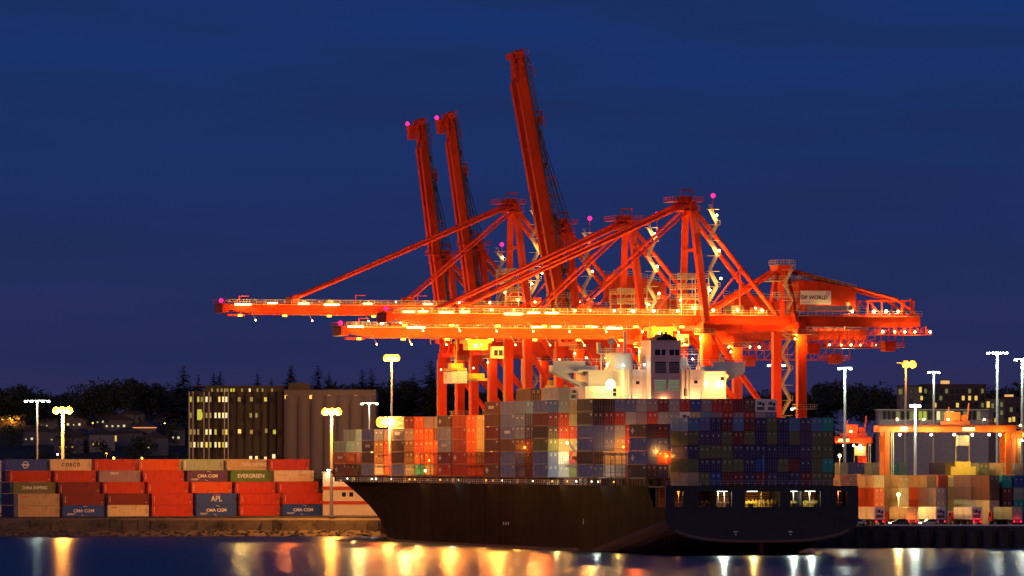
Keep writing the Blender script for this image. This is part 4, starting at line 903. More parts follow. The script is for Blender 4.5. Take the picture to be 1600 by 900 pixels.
for ti, (us, vt, cs) in enumerate(rows_l):
    tier = 4-ti; back = {4: 0, 3: 0, 2: 1, 1: 2, 0: 3}[ti] if 0 else {0: 3, 1: 2, 2: 1, 3: 0, 4: 0}[ti]
    base = Vector((Xu(25, 1614), 1614, 0)) + ln*(back*2.62)
    for k, (code, tx) in enumerate(cs):
        p = base+lx*(pitch*k); z = LZ+tier*(CH*LS+.05)
        for kk in range(back):
            pb = base+lx*(pitch*k)
        for tt_ in range(tier):
            if back > (0, 0, 1, 2, 3)[tt_]: stuff_box((p.x, p.y, LZ+tt_*(CH*LS+.05)), TL-PI/2, 'v', LS)  # navy puts the unlit look of the ends into these supports
        # container local: y = length; put length along lx, local -x faces the camera side
        desc = {'': '', 'ring': ' with a round white emblem', 'COSCO': ' with spaced dark letters', 'bar': ' with a white end bar', 'CHINA SHIPPING': ' with pale two word lettering',
                'SEACO': ' with small white lettering', 'CMA CGM': ' with white lettering and arcs', 'EVERGREEN': ' with bold white lettering', 'thin': ' with faint print', 'dash': ' with a small orange mark',
                'slashes': ' with a column of white marks', 'APL': ' with large white letters'}[tx]
        tn = ['top', 'second', 'third', 'fourth', 'bottom'][ti]
        o = add_container((p.x, p.y, z), TL-PI/2, code, f"{cname(code)} container{desc}, {ORD[k]} from the left in the {tn} row", LG, LS, end='door')
        # container's y axis -> direction lx (rz = TL-90deg), visible long side is local +x -> faces -ln
        sx_ = CW/2+.02; rot = (PI/2, 0, PI/2); cy = CL/2; cz = CH/2
        lm = mark_k if code in 'qyc' and tx == 'COSCO' else mark_m
        if tx in pw_:
            sz, wdx = pw_[tx]; t2 = tx if tx != 'COSCO' else 'C O S C O'
            lettering(t2, sz, lm, o, (sx_, cy+(-1.5 if tx == 'SEACO' else (2.2 if tx == 'CHINA SHIPPING' and ti == 0 else 0)), cz+(.7 if tx == 'SEACO' else 0)), rot, .035, wdx if tx != 'COSCO' else .95)
        if tx == 'CMA CGM':
            part('arc_mark', lambda m: [m.beam((sx_, cy+1.1*math.cos(t*.3+PI*.15), cz+.75+.42*math.sin(t*.3+.5)), (sx_, cy+1.1*math.cos((t+1)*.3+PI*.15), cz+.75+.42*math.sin((t+1)*.3+.5)), .03, .12) for t in range(4)]+
                 [m.beam((sx_, cy+.4-1.1*math.cos(t*.3), cz-.75-.42*math.sin(t*.3+.3)), (sx_, cy+.4-1.1*math.cos((t+1)*.3), cz-.75-.42*math.sin((t+1)*.3+.3)), .03, .1) for t in range(4)], mark_m, o)
            part('print_line', lambda m: [m.box(sx_-.02, sx_, 1.2, 3.6-i*.5, .65-i*.25, .78-i*.25) for i in range(2)], mark_m, o)
        if tx == 'APL': part('print_line', lambda m: m.box(sx_-.02, sx_, cy-.9, cy+1.2, cz+1.0, cz+1.12), pr_orange, o)
        if tx == 'ring':
            part('round_emblem', lambda m: [m.beam((sx_, cy-.2+.8*math.cos(t*PI/8), cz+.8*math.sin(t*PI/8)), (sx_, cy-.2+.8*math.cos((t+1)*PI/8), cz+.8*math.sin((t+1)*PI/8)), .03, .22) for t in range(16)]+[m.box(sx_-.02, sx_+.01, cy-1.3, cy+.9, cz-.2, cz+.2)], mark_m, o)
        if tx == 'bar': part('white_bar', lambda m: m.box(sx_-.02, sx_, .35, .8, .3, CH-.3), mark_m, o)
        if tx == 'dash': part('orange_mark', lambda m: m.box(sx_-.02, sx_, 1.1, 2.7, CH-.75, CH-.5), pr_orange, o)
        if tx == 'thin': part('faint_print', lambda m: [m.box(sx_-.02, sx_, a, b, z_, z_+.06) for a, b, z_ in ((1, 4.4, 1.7), (1.2, 4.2, 1.4), (7.4, 10, 1.8), (7.6, 9.8, 1.5))], mat('grey_print', (.25, .2, .12)), o)
        if tx in ('', 'slashes'): part('end_marking', lambda m: [m.box(sx_-.02, sx_, .55, .75, .6+i*.34, .8+i*.34) for i in range(5)] + [m.box(sx_-.02, sx_, CL-.8, CL-.6, .5, .75)], mark_m, o)
for k, (u, v, c, lab) in enumerate(((6, 756, 't', 'container end with teal light in its paint at the left picture edge, third row'), (10, 775, 't', 'container end with teal light in its paint at the left picture edge, fourth row'),
                                    (-4, 793, 'q', 'cream container end at the left picture edge in the bottom row'))):
    add_container((Xu(u-12, 1640), 1640, Zv(v+18, 1640)-.0 if 0 else LZ+(2-k)*3.07), PHI, c, lab, LG, LS)  # teal boxes carry the greenish light on these ends as paint
# white building with red bands behind the bow
wb = tag(empty('wharf_office', (Xu(556, 1655), 1655, LZ), 0), 'cream wharf office with red bands between containers and bow', 'building')
part('wall', lambda m: [m.box(-9, 16, 0, 8, 0, 7.0), m.box(-9, 6, .5, 8, 7.9, 11.6)], mat('cream_render', (.72, .62, .42), .7, 0, .12), wb)
part('red_band', lambda m: [m.box(-9.1, 16.1, -.1, 8.1, 3.0, 3.9), m.box(-9.1, 12.5, -.3, 8.1, 7.0, 7.9)], mat('band_red', (.5, .06, .02)), wb)
for x, z in ((-3.9, 5.0), (-1.9, 5.0), (-5.6, 9.2)):
    f = part('window', lambda m: m.box(x, x+1.3, -.06 if z < 7 else .44, .1 if z < 7 else .6, z, z+1.4), white_p, wb); part('pane', lambda m: m.box(x+.1, x+1.2, -.08 if z < 7 else .42, -.061 if z < 7 else .439, z+.1, z+1.3), dkg, f)
part('flat_roof', lambda m: m.box(-9.3, 6.3, .2, 8.3, 11.6, 11.9), galv, wb)
part('wall_lamp', lambda m: m.box(-7.8, -5.6, -.1, .3, 12.2, 12.5), em_wht, wb); lamp((-6.7, -.7, 12.2), WHT, 500, .4, wb)
part('fence_rail', lambda m: railing(m, (-7, -12, 0), (14, -20, 0), 1.1, None, .05, 1.2), rail_yel, wb)
# ================================================================ RIGHT YARD
RG = 'containers stacked in the right yard'
def stack_r(u, D, codes, where):
    """u = left edge of the end face; codes from the top down"""
    n = len(codes); keep = 9 if D < 1445 else (2 if D < 1500 else 1)
    p = Vector((Xu(u, D), D, 0))+Vector((ca, sa, 0))*CW/2
    for i, c in enumerate(codes):
        if c == '.': continue
        t = n-1-i
        if i >= keep: stuff_box((p.x, p.y, LZ+t*TH), PHI, c); continue
        tn = 'top' if i == 0 else ('bottom' if t == 0 else ORD[i]+' from the top')
        add_container((p.x, p.y, LZ+t*TH), PHI, c, f"{cname(c)} container, {tn}, {where}", RG)
stack_r(1366, 1417, 'qooy', 'yellow and orange stack left of the gantry leg')
stack_r(1404, 1418, 'yqqy', 'cream stack directly behind the gantry leg')
stack_r(1421, 1436, 'ccgg', 'pale stack behind the near mast')
stack_r(1462, 1418, '.zzl', 'ribbed grey stack left of the dark gap')
stack_r(1448, 1424, 'yory', 'stack right of the near mast')
stack_r(1466, 1440, 'oszg', 'slate stack second right of the near mast')
stack_r(1546, 1416, 'nnqq', 'brown stack with white boxes at its foot')
stack_r(1518, 1436, 'nnyl', 'brown stack in the middle of the right block')
stack_r(1566, 1418, 'tmmg', 'stack topped by a teal box')
stack_r(1584, 1419, 'bcts', 'stack topped by a blue box at the edge')
stack_r(1600, 1420, 'bcbl', 'last stack cut by the right picture edge')
stack_r(1566, 1452, 'ynnnn', 'tall rear stack above the teal box')
stack_r(1584, 1455, 'qnnnn', 'tall rear stack above the blue box')
stack_r(1530, 1452, 'lnnnn', 'tall olive stack at the back of the block')
stack_r(1504, 1462, 'lcllg', 'tall olive stack left of the block')
stack_r(1478, 1500, 'vvvvs', 'dark navy stack in the shaded gap')
stack_r(1326, 1470, 'zzzg', 'mauve stack just right of the ship stern')
stack_r(1313, 1474, 'qzzg', 'cream topped stack just right of the ship stern')
stack_r(1337, 1520, 'bgggg', 'far stack topped by a bright blue box')
stack_r(1312, 1525, 'cgggg', 'far pale green stack at the foot of the mast')
stack_r(1362, 1515, 'ccggg', 'far pale green stack left of the gantry leg')
stack_r(1389, 1515, 'tcggg', 'far stack topped by teal behind the gantry leg')
stack_r(1403, 1517, 'ccggg', 'far pale green stack right of the gantry leg')
# trucks with trailers
def truck(u, D, code, lab, lablc, k):
    root = tag(empty('container_truck', (Xu(u, D), D, LZ), PHI), lab, 'truck', 'container trucks parked on the quay')
    chm = mat('chassis_dark', (.05, .045, .05), .6); 
    part('chassis', lambda m: [m.box(-.5, -.3, .3, 13.2, 1.0, 1.35), m.box(.3, .5, .3, 13.2, 1.0, 1.35)]+[m.box(-1.2, 1.2, y, y+.2, 1.2, 1.4) for y in (.3, 4, 8, 12)]+[m.box(-1.2, 1.2, 0.1, .28, .7, 1.3)], chm, root)
    wh = MB(); wh.tube((-.17, 0, 0), (.17, 0, 0), .5, n=14); wh.tube((-.19, 0, 0), (.19, 0, 0), .25, n=8, mi=1); whm = wh.mesh('wheel', [black, steel_m])
    for y in (1.2, 2.5, 10.6, 11.9, 15.2):
        for x in (-1.05, 1.05): link(bpy.data.objects.new('wheel', whm), root, (x, y, .5))
    part('cab', lambda m: [m.poly([(-1.2, 13.4, .9), (-1.2, 16.2, .9), (-1.2, 16.2, 1.9), (-1.2, 15.5, 3.1), (-1.2, 13.4, 3.1)], (2.4, 0, 0))], [white_p, mat('truck_red', (.5, .04, .03))][k % 2], root)
    part('cab_window', lambda m: [m.box(-1.23, -1.2, 14.4, 15.4, 2.0, 2.8), m.box(-.9, .9, 13.36, 13.4, 2.2, 2.8)], dkg, root)
    for x in (-1.0, .7): part('tail_lamp', lambda m: m.box(x, x+.3, .04, .1, .85, 1.1), em_tail, root)
    if k in (1, 3): lamp((0, -.6, .8), (1, .02, .03), 110, .15, root)
    o = add_container(root.matrix_basis @ Vector((0, .3, 1.42)), PHI, code, lablc, 'containers riding on the quay trucks')
    return root
tl = [(1375, 'f', 'truck with its rear lights on, first from the left by the ship'), (1426, 'q', 'truck with orange side lights, second from the left on the quay'), (1471, 'f', 'truck directly below the near lamp mast, third from left'), (1527, 'f', 'truck with the brightest red tail lights, fourth from left')]
for k, (u, c, lab) in enumerate(tl): truck(u, 1403-k*.6, c, lab, ('white refrigerated' if c == 'f' else 'cream')+' container on the '+ORD[k]+' truck along the quay', k)
truck(1590, 1401, 'c', 'truck cut by the right picture edge on the quay', 'pale green container on the truck at the picture edge', 1)
def pickup(u, D, lab, m_):
    r = tag(empty('parked_car', (Xu(u, D), D, LZ), PHI+PI/2), lab, 'car', 'cars parked on the quay edge')
    part('body', lambda m: m.poly([(-.9, -2.2, .35), (-.9, 2.2, .35), (-.9, 2.2, .95), (-.9, 1.2, 1.0), (-.9, .6, 1.6), (-.9, -1.2, 1.6), (-.9, -1.9, 1.0), (-.9, -2.2, .9)], (1.8, 0, 0)), m_, r)
    part('window', lambda m: [m.poly([(-.93, .9, 1.02), (-.93, .5, 1.5), (-.93, -1.1, 1.5), (-.93, -1.6, 1.02)], (1.86, 0, 0))], dkg, r)
    for y in (-1.4, 1.4):
        for x in (-.85, .85): part('wheel', lambda m: m.tube((x-.1, y, .33), (x+.1, y, .33), .33, n=12), black, r)
    for x in (-.7, .5): part('headlight', lambda m: m.box(x, x+.25, 2.2, 2.24, .6, .8), em_wht, r)
pickup(1338, 1399, 'small white car parked on the quay just right of the stern', white_p)
pickup(1405, 1399, 'small dark car parked between the first two trucks', mat('car_dark', (.04, .05, .08), .3))
pickup(1452, 1398, 'silver car parked before the third truck', mat('car_silver', (.4, .42, .44), .3, .4))
for u, z, c, pw in ((1349, 1.2, RED, 60), (1402, .9, RED, 80), (1424, 1.8, SOD, 200), (1445, .9, RED, 60)): 
    p_ = Vector((Xu(u, 1400.5), 1400.5, LZ+z)); lamp(p_, c, pw, .25)
# rubber tyred gantries
def rtg(u0, u1, D, vtop, label, mm, s_boxes=True, trol=.6, lights=True, cab_low=False):
    X0, X1 = Xu(u0, D), Xu(u1, D); wdt = (X1-X0)/ca; H = Zv(vtop, D)-LZ
    root = tag(empty('yard_gantry_crane', (X0, D, LZ), PHI*0.35), label, 'yard crane', 'yard gantry cranes')
    W_ = X1-X0
    for x in (0, W_):
        for y in (0, 7.5):
            part('leg', lambda m: m.beam((x, y, 1.2), (x, y, H-1.4), 1.15, .95), mm, root)
            part('tyre', lambda m: [m.tube((x-.3, y+d, .8), (x+.3, y+d, .8), .8, n=12) for d in (-.9, .9)], black, root)
        part('sill_beam', lambda m: m.beam((x, -1, 1.8), (x, 8.5, 1.8), 1.0, 1.0), mm, root)
        part('tie_beam', lambda m: m.beam((x, 0, H*.45), (x, 7.5, H*.45), .5, .6), mm, root)
        part('ladder', lambda m: [m.beam((x+1.0, -.3, 2), (x+1.0, -.3, H), .12), m.beam((x+1.5, -.3, 2), (x+1.5, -.3, H), .12)]+[m.beam((x+1, -.3, 2+i*.6), (x+1.5, -.3, 2+i*.6), .06) for i in range(int((H-2)/.6))], rail_yel, root)
    for y in (0, 7.5): part('girder', lambda m: [m.beam((-2, y, H-.6), (W_+2, y, H-.6), .9, 1.55), m.box(-2, W_+2, y-.6, y+.6, H+.16, H+.26)], mm, root)
    part('walkway', lambda m: [railing(m, (-2, -.9, H+.4), (W_+2, -.9, H+.4), 1.1, None, .05, 2), m.box(-2, W_+2, -1.3, -.55, H+.3, H+.38)], crane_dark, root)
    tx = W_*trol
    part('trolley', lambda m: [m.box(tx-4, tx+2, .5, 7, H+.4, H+1.2), m.box(tx-3.4, tx-.2, 1, 5, H+1.2, H+3.4), m.tube((tx+.8, 1, H+2), (tx+.8, 6, H+2), .8, n=10), m.beam((tx+1.4, 1, H+1.2), (tx+1.9, 1, H+5.6), .3), m.beam((tx-3, 1, H+3.4), (tx-3, 1, H+4.6), .2)], mm, root)
    part('operator_cab', lambda m: m.box(tx-1.2, tx+1.4, -1.2, .8, H-4.6, H-2.2), mat('cab_cream', (.6, .45, .25)), root)
    part('sign', lambda m: [m.box(W_*.11, W_*.11+1.6, -.62, -.56, H-1.1, H-.1), m.box(W_*.62, W_*.62+3, -.62, -.56, H-1.1, H-.2)], mat('sign_grey_white', (.55, .52, .5)), root)
    if lights:
        for i, t in enumerate((.10, .23, .36, .55, .70, .84, .93)):
            part('flood_lamp', lambda m: m.ball((W_*t, -.9, H-2.0), .3, n=8), em_wht, root)
            if i % 2 == 0: lamp((W_*t, -1.4, H-2.4), YEL, 1500, .4, root)
    for t in (.08, .3, .5, .8): part('flood_lamp', lambda m: m.ball((W_*t, -.9, H+1.6), .26, n=8), em_yel, root); lamp((W_*t, -1.5, H+1.9), YEL, 700, .35, root)  # lamps added above the girder to brighten its top
    part('spreader', lambda m: [m.box(tx+.6-5.6, tx+.6+4.6, 2, 3.2, H-12.2, H-11.7), m.box(tx-2, tx+3.6, 1.6, 4, H-11.6, H-9.6), m.box(tx-1, tx+2.4, 1.8, 3.8, H-9.6, H-8.4)]+[m.beam((tx+a, 2.6, H-8.6), (tx+a, 2.6, H-1), .09) for a in (-1, 2.2)], mat('spreader_yellow', (.6, .4, .05)), root)
    lamp((tx, -2.5, H-7.5), YEL, 500, .3, root)
    return root
rtg_o = mat('rtg_orange_paint', (.62, .12, .015), .5, 0, .25)
rtg(1386, 1577, 1445, 666, 'long orange yard gantry with a row of white lamps beneath', rtg_o, trol=.62)
rtg(1240, 1352, 1560, 684, 'smaller orange yard gantry right behind the ship stern', crane_red, trol=.93)
rtg(1584, 1700, 1470, 675, 'yard gantry cut by the right picture edge', rtg_o, trol=.8)
def sodl(u, v, D, pw, c=SOD, r=.6, lab=None):
    root = tag(empty('yard_floodlight', (Xu(u, D), D, LZ)), lab, 'floodlight', 'low floodlights in the yard'); h = Zv(v, D)-LZ
    part('post', lambda m: m.tube((0, .2, 0), (0, .2, h), .12, n=6), galv, root); part('lamp_head', lambda m: m.ball((0, 0, h), .4, n=8), em_yel, root)
    lamp((0, -.5, h), c, pw, r, root)
sodl(1404, 773, 1409, 4500, YEL, .8, 'very bright low floodlight between the orange gantry legs')
p_ = P(1404, 773, 1407.5); lamp(p_, YEL, 30000, .6, None, spot=90, aim=(0, -1, -.25))  # spot added at this floodlight for its streak in the water
sodl(1312, 712, 1500, 1800, SOD, .4, 'orange floodlight just right of the stern container stack')
sodl(1310, 752, 1480, 900, SOD, .35, 'lower orange floodlight beside the stern of the ship')
sodl(1490, 742, 1480, 0.01, SOD, .1, 'unlit low floodlight post in the dark gap')
# ================================================================ GRAIN ELEVATOR
gd = 1735
ge = tag(empty('grain_elevator', (Xu(293, gd), gd, LZ)), 'large dark grain elevator with rows of lit green windows', 'building')
gs = gd/F
def G(u): return (u-293)*gs
def GV(v, d=gd): return Zv(v, d)-LZ
silo_m = mat('silo_concrete', (.045, .040, .038), .85, 0, .35, .08, stretch=(1, 1, .25))
silo_l = mat('silo_concrete_pale', (.085, .072, .085), .85, 0, .3, .08, stretch=(1, 1, .2))
def silos(m):
    W_ = G(445); n = 12; m.box(0, W_, 2, 40, 0, GV(611))
    for i in range(n): m.tube((W_*(i+.5)/n, 2.2, 0), (W_*(i+.5)/n, 2.2, GV(612)), W_/n*.52, n=14)
part('silo', silos, silo_m, ge)
part('head_house', lambda m: [m.box(G(320), G(445), 1.0, 36, GV(612), GV(604)), m.box(G(300), G(446), .6, 36.5, GV(604), GV(602.5))], silo_m, ge)
wmats = [mat('lit_win_green', (.5, .6, .1), emit=(.42, .55, .06), es=.6), mat('lit_win_yellow', (.8, .7, .3), emit=(.95, .66, .10), es=.8), mat('lit_win_white', (.8, .8, .6), emit=(.9, .85, .4), es=.8), mat('dim_win', (.3, .3, .1), emit=(.3, .34, .12), es=.35)]
def gwin(u, v, w_, h_, k, y=-.9, root=None, G_=None, GV_=None, name='window', msh={}):
    key = (w_, h_, k)
    if key not in msh:
        q = MB(); q.box(-w_/2, w_/2, -.12, .1, -h_/2, h_/2); q.box(-w_/2-.12, w_/2+.12, -.05, .1, -h_/2-.12, h_/2+.12, 1); msh[key] = q.mesh('window', [wmats[k] if k >= 0 else dkg, silo_m])
    o = bpy.data.objects.new('window', msh[key]); link(o, root or ge, ((G_ or G)(u), y, (GV_ or GV)(v))); return o
for v, lit in ((624, '0.0323.122.2'), (649, '3..033222..2'), (675, '333.220.30.1'), (695, '323210210..2')):
    for u, k in zip((298.5, 304, 310, 315.5, 323, 329, 337, 343, 349, 354, 360, 353.9), lit):
        if k != '.': gwin(u, v, .55, 1.5, int(k))
for u, v, k in ((312, 648, 0),): gwin(u, v, 1.3, 3.0, 0)
for u, v, k, w_ in ((374.5, 674, 1, .9), (374, 624, 3, .8), (393, 624, 3, .8), (415, 624, 0, .8), (392, 649, 3, .7), (401, 649, 3, .7), (393, 675, 3, .8), (416, 673, 3, .7), (429, 675, 0, .8), (392, 716, 2, .8), (401, 716, 2, .7), (415, 717, 2, .7), (428, 713, 2, .9)): gwin(u, v, w_, 1.2, k)
for u, k in ((331, 3), (340, 3), (346, 3), (351, 3), (355, 3), (361, 0), (365, 0), (378, 3), (390, 2), (402, 3), (410, 3), (425, 3)): gwin(u, 609.5, .5, .9, k, .9)
part('downpipe', lambda m: [m.tube((G(u), -1.2, 0), (G(u), -1.2, GV(612)), .12, n=5) for u in (296, 302, 319, 327, 351, 357)], galv, ge)
ge2 = tag(empty('grain_silo_block', (Xu(445, gd), gd-6, LZ)), 'windowless pale silo block with four yellow windows near its top', 'building')
def silos2(m):
    W_ = (588-445)*gs; n = 7; m.box(0, W_, 2, 36, 0, GV(610)); m.box(0.01, W_, 1.2, 30, GV(610), GV(609))
    for i in range(n): m.tube((W_*(i+.5)/n, 2.6, 0), (W_*(i+.5)/n, 2.6, GV(618)), W_/n*.55, n=18)
    m.box(0, W_, 1.5, 3, GV(630), GV(610))
part('silo', silos2, silo_l, ge2)
part('roof_box', lambda m: [m.poly([((451-445)*gs, 4, GV(609)), ((485-445)*gs, 4, GV(609)), ((485-445)*gs, 4, GV(600)), ((467-445)*gs, 4, GV(597)), ((451-445)*gs, 4, GV(599.5))], (0, 10, 0))], silo_m, ge2)
for u in (448.5, 487, 515, 556.5): gwin(u, 620.5, .95, 1.05, 1, 1.3, ge2, lambda u: (u-445)*gs, GV)
# low sheds far left
sh = tag(empty('shed', (Xu(0, 1730), 1730, LZ)), 'pale shed with a sloping roof at the far left', 'building')
part('wall', lambda m: [m.poly([(-12, 0, 0), (9.5, 0, 0), (8, 0, 4.4), (4, 0, 9), (2.4, 0, 12), (2.3, 0, 13.4), (.8, 0, 15), (-12, 0, 15)], (0, 12, 0))], mat('pale_shed', (.30, .27, .27), .8), sh)
hs = tag(empty('pump_house', (Xu(58, 1728), 1728, LZ)), 'small block with two lit lamps behind the first mast', 'building')
part('wall', lambda m: m.box(-2.2, 2.2, 0, 4, 0, 11), mat('pale_shed', (.3, .27, .27)), hs)
for x in (-2.8, 1.0): part('wall_lamp', lambda m: m.ball((x, -.2, 11), .45, n=8), em_yel, hs)
lamp((0, -1.5, 11), SOD, 600, .4, hs)
sr = tag(empty('long_warehouse', (Xu(265, 1725), 1725, LZ)), 'long low warehouse roof left of the grain elevator', 'building')
part('wall', lambda m: m.box(-5, 5, 0, 12, 0, 9.6), mat('shed_green', (.08, .09, .06)), sr); part('flat_roof', lambda m: m.box(-5, 5, -.5, 12, 9.6, 9.9), mat('pale_shed', (.3, .27, .27)), sr)
# ================================================================ HILLSIDE HOUSES, STREET LAMPS, TREES
def on_hill(u, v):
    D = 1728
    while D < 2600:
        x = Xu(u, D)
        if hill_z(x, D) >= Zv(v, D): return D
        D += 4
    return 2600
rh = random.Random(21)
MORE = [(45, 645, 'under the trees between the two left masts'), (60, 690, 'directly behind the foot of the white mast'), (118, 668, 'just right of the first orange mast'), (178, 645, 'high among the trees above mid slope'), (122, 700, 'low on the slope right of the first orange mast'), (160, 700, 'low on the slope above the first red container'), (272, 640, 'under the tall conifer beside the elevator'), (272, 690, 'low against the left wall of the elevator')]
wallm = [mat('house_wall_%s' % n, c, .85) for n, c in (('grey', (.16, .15, .16)), ('buff', (.2, .16, .12)), ('white', (.3, .28, .27)))]
roofm = mat('house_roof', (.07, .06, .06), .8)
houses = [(20, 660, 'furthest left under the trees'), (75, 668, 'behind the first orange mast'), (133, 652, 'high on the slope, right of the orange mast'), (149, 638, 'near the skyline above the red containers'), (138, 690, 'low on the slope with three warm lights'),
          (165, 665, 'mid slope with a pair of small windows'), (185, 668, 'mid slope with one dim window'), (198, 692, 'with one square yellow window'), (205, 668, 'mid slope with a pale lamp'), (217, 660, 'below the tall dark trees'), (225, 688, 'with a lit sign strip along its front'),
          (242, 655, 'with a green lit gable'), (262, 668, 'just left of the grain elevator'), (240, 706, 'lowest on the slope near the warehouse'), (110, 705, 'low on the slope between mast and elevator'), (92, 690, 'left of the three warm lights')]
for i, (u, v, w_) in enumerate(houses+MORE):
    D = on_hill(u, v+6); x = Xu(u, D); z = hill_z(x, D)-.6
    r = tag(empty('hillside_house', (x, D, z), rh.uniform(-.4, .4)), 'small dark hillside house '+w_, 'house', 'houses on the hillside')
    a, d_, h = rh.uniform(3.5, 5.5), 7, rh.uniform(4, 6.5)
    part('wall', lambda m: m.box(-a, a, 0, d_, 0, h), rh.choice(wallm), r)
    part('roof', lambda m: m.poly([(-a-.4, -.5, h), (a+.4, -.5, h), (0, -.5, h+2.2)], (0, d_+1, 0)), roofm, r)
    k = rh.choice((1, 1, 2))
    for j in range(rh.choice((2, 3, 3, 4)) if i != 7 else 1):
        wx = -a+1.1+j*2.0; sz = rh.choice((.2, .3, .38)) if i != 7 else 1.0
        q = MB(); q.box(wx-sz, wx+sz, -.1, .05, h*.45, h*.45+sz*1.9); q.build('window', wmats[1] if i in (4, 7, 10) else (wmats[k] if i != 11 else wmats[0]), r)
    if i == 10: part('sign', lambda m: m.box(-4.5, 4.5, -.2, -.1, h-.45, h-.15), mat('shop_strip', (.8, .4, .2), emit=(1, .35, .14), es=.9), r)
for i, (u, v, c, pw) in enumerate(((17, 654, SOD, 1500), (77, 674, SOD, 600), (132, 625, YEL, 200), (137, 684, SOD, 500), (140, 680, YEL, 300), (166, 709, SOD, 700), (178, 716, SOD, 1500), (222, 716, SOD, 700), (217, 646, WHT, 120), (242, 641, WHT, 300), (226, 663, SOD, 500), (149, 649, WHT, 150), (163, 661, SOD, 250), (24, 642, WHT, 80), (76, 649, SOD, 60), (90, 710, WHT, 200), (257, 661, YEL, 40), (211, 657, SOD, 300), (205, 658, WHT, 100), (145, 661, SOD, 100))):
    D = on_hill(u, v+12); x = Xu(u, D); z = hill_z(x, D); h = Zv(v, D)-z
    r = tag(empty('street_lamp', (x, D, z)), f"distant lamp on the left hillside, {ORD[i] if i < 18 else ['nineteenth', 'twentieth'][i-18]} in the scattered string of lights", 'street lamp', 'scattered street lamps on the hillside')
    part('pole', lambda m: m.tube((0, 0, 0), (0, 0, h), .1, n=5), galv, r); part('lamp_head', lambda m: m.ball((0, -.3, h), .42 if pw > 400 else .28, n=8), {SOD: em_sod, YEL: em_yel, WHT: em_wht}[c], r)
    if pw >= 300: lamp((0, -.9, h), c, pw, .4, r)
leafm = mat('conifer_needles', (.03, .038, .035), .9, 0, .4, .4)
leafd = mat('tree_leaves', (.045, .055, .03), .9, 0, .4, .3)
barkm = mat('bark', (.06, .045, .035), .9)
def conifer_mesh(seed):
    r = random.Random(seed); m = MB()
    for lv in range(30):
        t = lv/30; z = 1.6+t*(18.0-1.6); R = (1-t)**.9*5.6*r.uniform(.7, 1.15)+.3
        nb = int(9*(1-t))+5
        for b in range(nb):
            a = r.uniform(0, 2*PI); R2 = R*r.uniform(.6, 1.1)
            for q in range(4):
                f0 = q/4; c = Vector((math.cos(a)*R2*(f0+.15), math.sin(a)*R2*(f0+.15), z-R2*.32*f0))
                d = Vector((math.cos(a), math.sin(a), -.3))*R2*.3; s_ = Vector((-math.sin(a), math.cos(a), 0))*R2*.24*r.uniform(.6, 1.3)
                m.add([c-s_, c+d, c+s_, c-d*.3+Vector((0, 0, r.uniform(-.3, .3)))], [(0, 1, 2), (0, 2, 3)])
    return m.mesh('crown', leafm)
def decid(m, r, cx, cy, cz, R, H, n):
    cl = [(Vector((r.gauss(0, R*.42), r.gauss(0, R*.42), H*(.45+.5*r.random()))), R*r.uniform(.28, .5)) for _ in range(9)]
    for i in range(n):
        c, q = r.choice(cl); d = Vector((r.gauss(0, 1), r.gauss(0, 1), r.gauss(0, .8))).normalized()*q*r.uniform(.75, 1.08)
        p = Vector((cx, cy, cz))+c+d; a = Vector((r.uniform(-1, 1), r.uniform(-1, 1), r.uniform(-1, 1)))*.8; b = Vector((r.uniform(-1, 1), r.uniform(-1, 1), r.uniform(-1, 1)))*.8
        m.add([p, p+a*1.25, p+b*1.25], [(0, 1, 2)])
cms = [conifer_mesh(i) for i in range(4)]
tm = MB(); tm.tube((0, 0, -1), (0, 0, 16), .38, .06, n=7)
for i in range(6): tm.tube((0, 0, 2+i*2), (math.cos(i*2.1)*1.8, math.sin(i*2.1)*1.8, 2.2+i*2), .09, .03, n=4)
tme = tm.mesh('trunk', barkm)
con = [(287, 568, 1.3, 'tall conifer left above the grain elevator'), (310, 583, .7, 'small pointed conifer left above the elevator roof'), (334, 579, .9, 'conifer, left one of a close pair above the elevator'), (344, 577, .9, 'conifer, right one of a close pair above the elevator'),
       (402, 580, .9, 'conifer alone above the middle of the elevator roof'), (424, 588, .7, 'low conifer right of the middle of the elevator roof'), (455, 567, 1.1, 'tall narrow conifer above the join of the two silo blocks'), (497, 568, 1.2, 'broad conifer above the pale silo block'),
       (514, 580, .8, 'conifer leaning on the broad one above the pale block'), (566, 575, 1.0, 'conifer just left of the tallest orange mast'), (580, 573, 1.0, 'conifer touching the tallest orange mast on its left'), (646, 582, .9, 'conifer halfway between tall mast and crane leg'), (673, 560, 1.4, 'tallest conifer immediately left of the first crane leg'), (1290, 592, .9, 'conifer on the wooded skyline behind the right yard')]
for i, (u, v, w_, lab) in enumerate(con):
    D = 2080+(i*37) % 60; x = Xu(u, D); z = hill_z(x, D); h = Zv(v, D)-z
    r = tag(empty('conifer_tree', (x, D, z)), lab, 'tree', 'conifers on the skyline'); sc = h/18.2
    c = bpy.data.objects.new('crown', cms[i % 4]); link(c, r); c.scale = (w_*1.6, w_*1.6, sc); c.rotation_euler = (0, 0, i)
    c = bpy.data.objects.new('trunk', tme); link(c, r); c.scale = (1, 1, sc)
sky = [(0, 600), (20, 592), (40, 596), (60, 606), (90, 611), (120, 606), (140, 594), (170, 588), (200, 582), (225, 586), (250, 594), (275, 597), (300, 600), (400, 601), (500, 597), (560, 594), (600, 594), (640, 592), (680, 592), (740, 600), (900, 610), (1100, 610), (1230, 604), (1262, 606), (1285, 590), (1310, 585), (1340, 592), (1375, 590), (1400, 602), (1440, 606), (1500, 594), (1525, 586), (1550, 600), (1570, 592), (1600, 586), (1640, 590), (1700, 600)]
fr = random.Random(9); m = MB()
u = -40
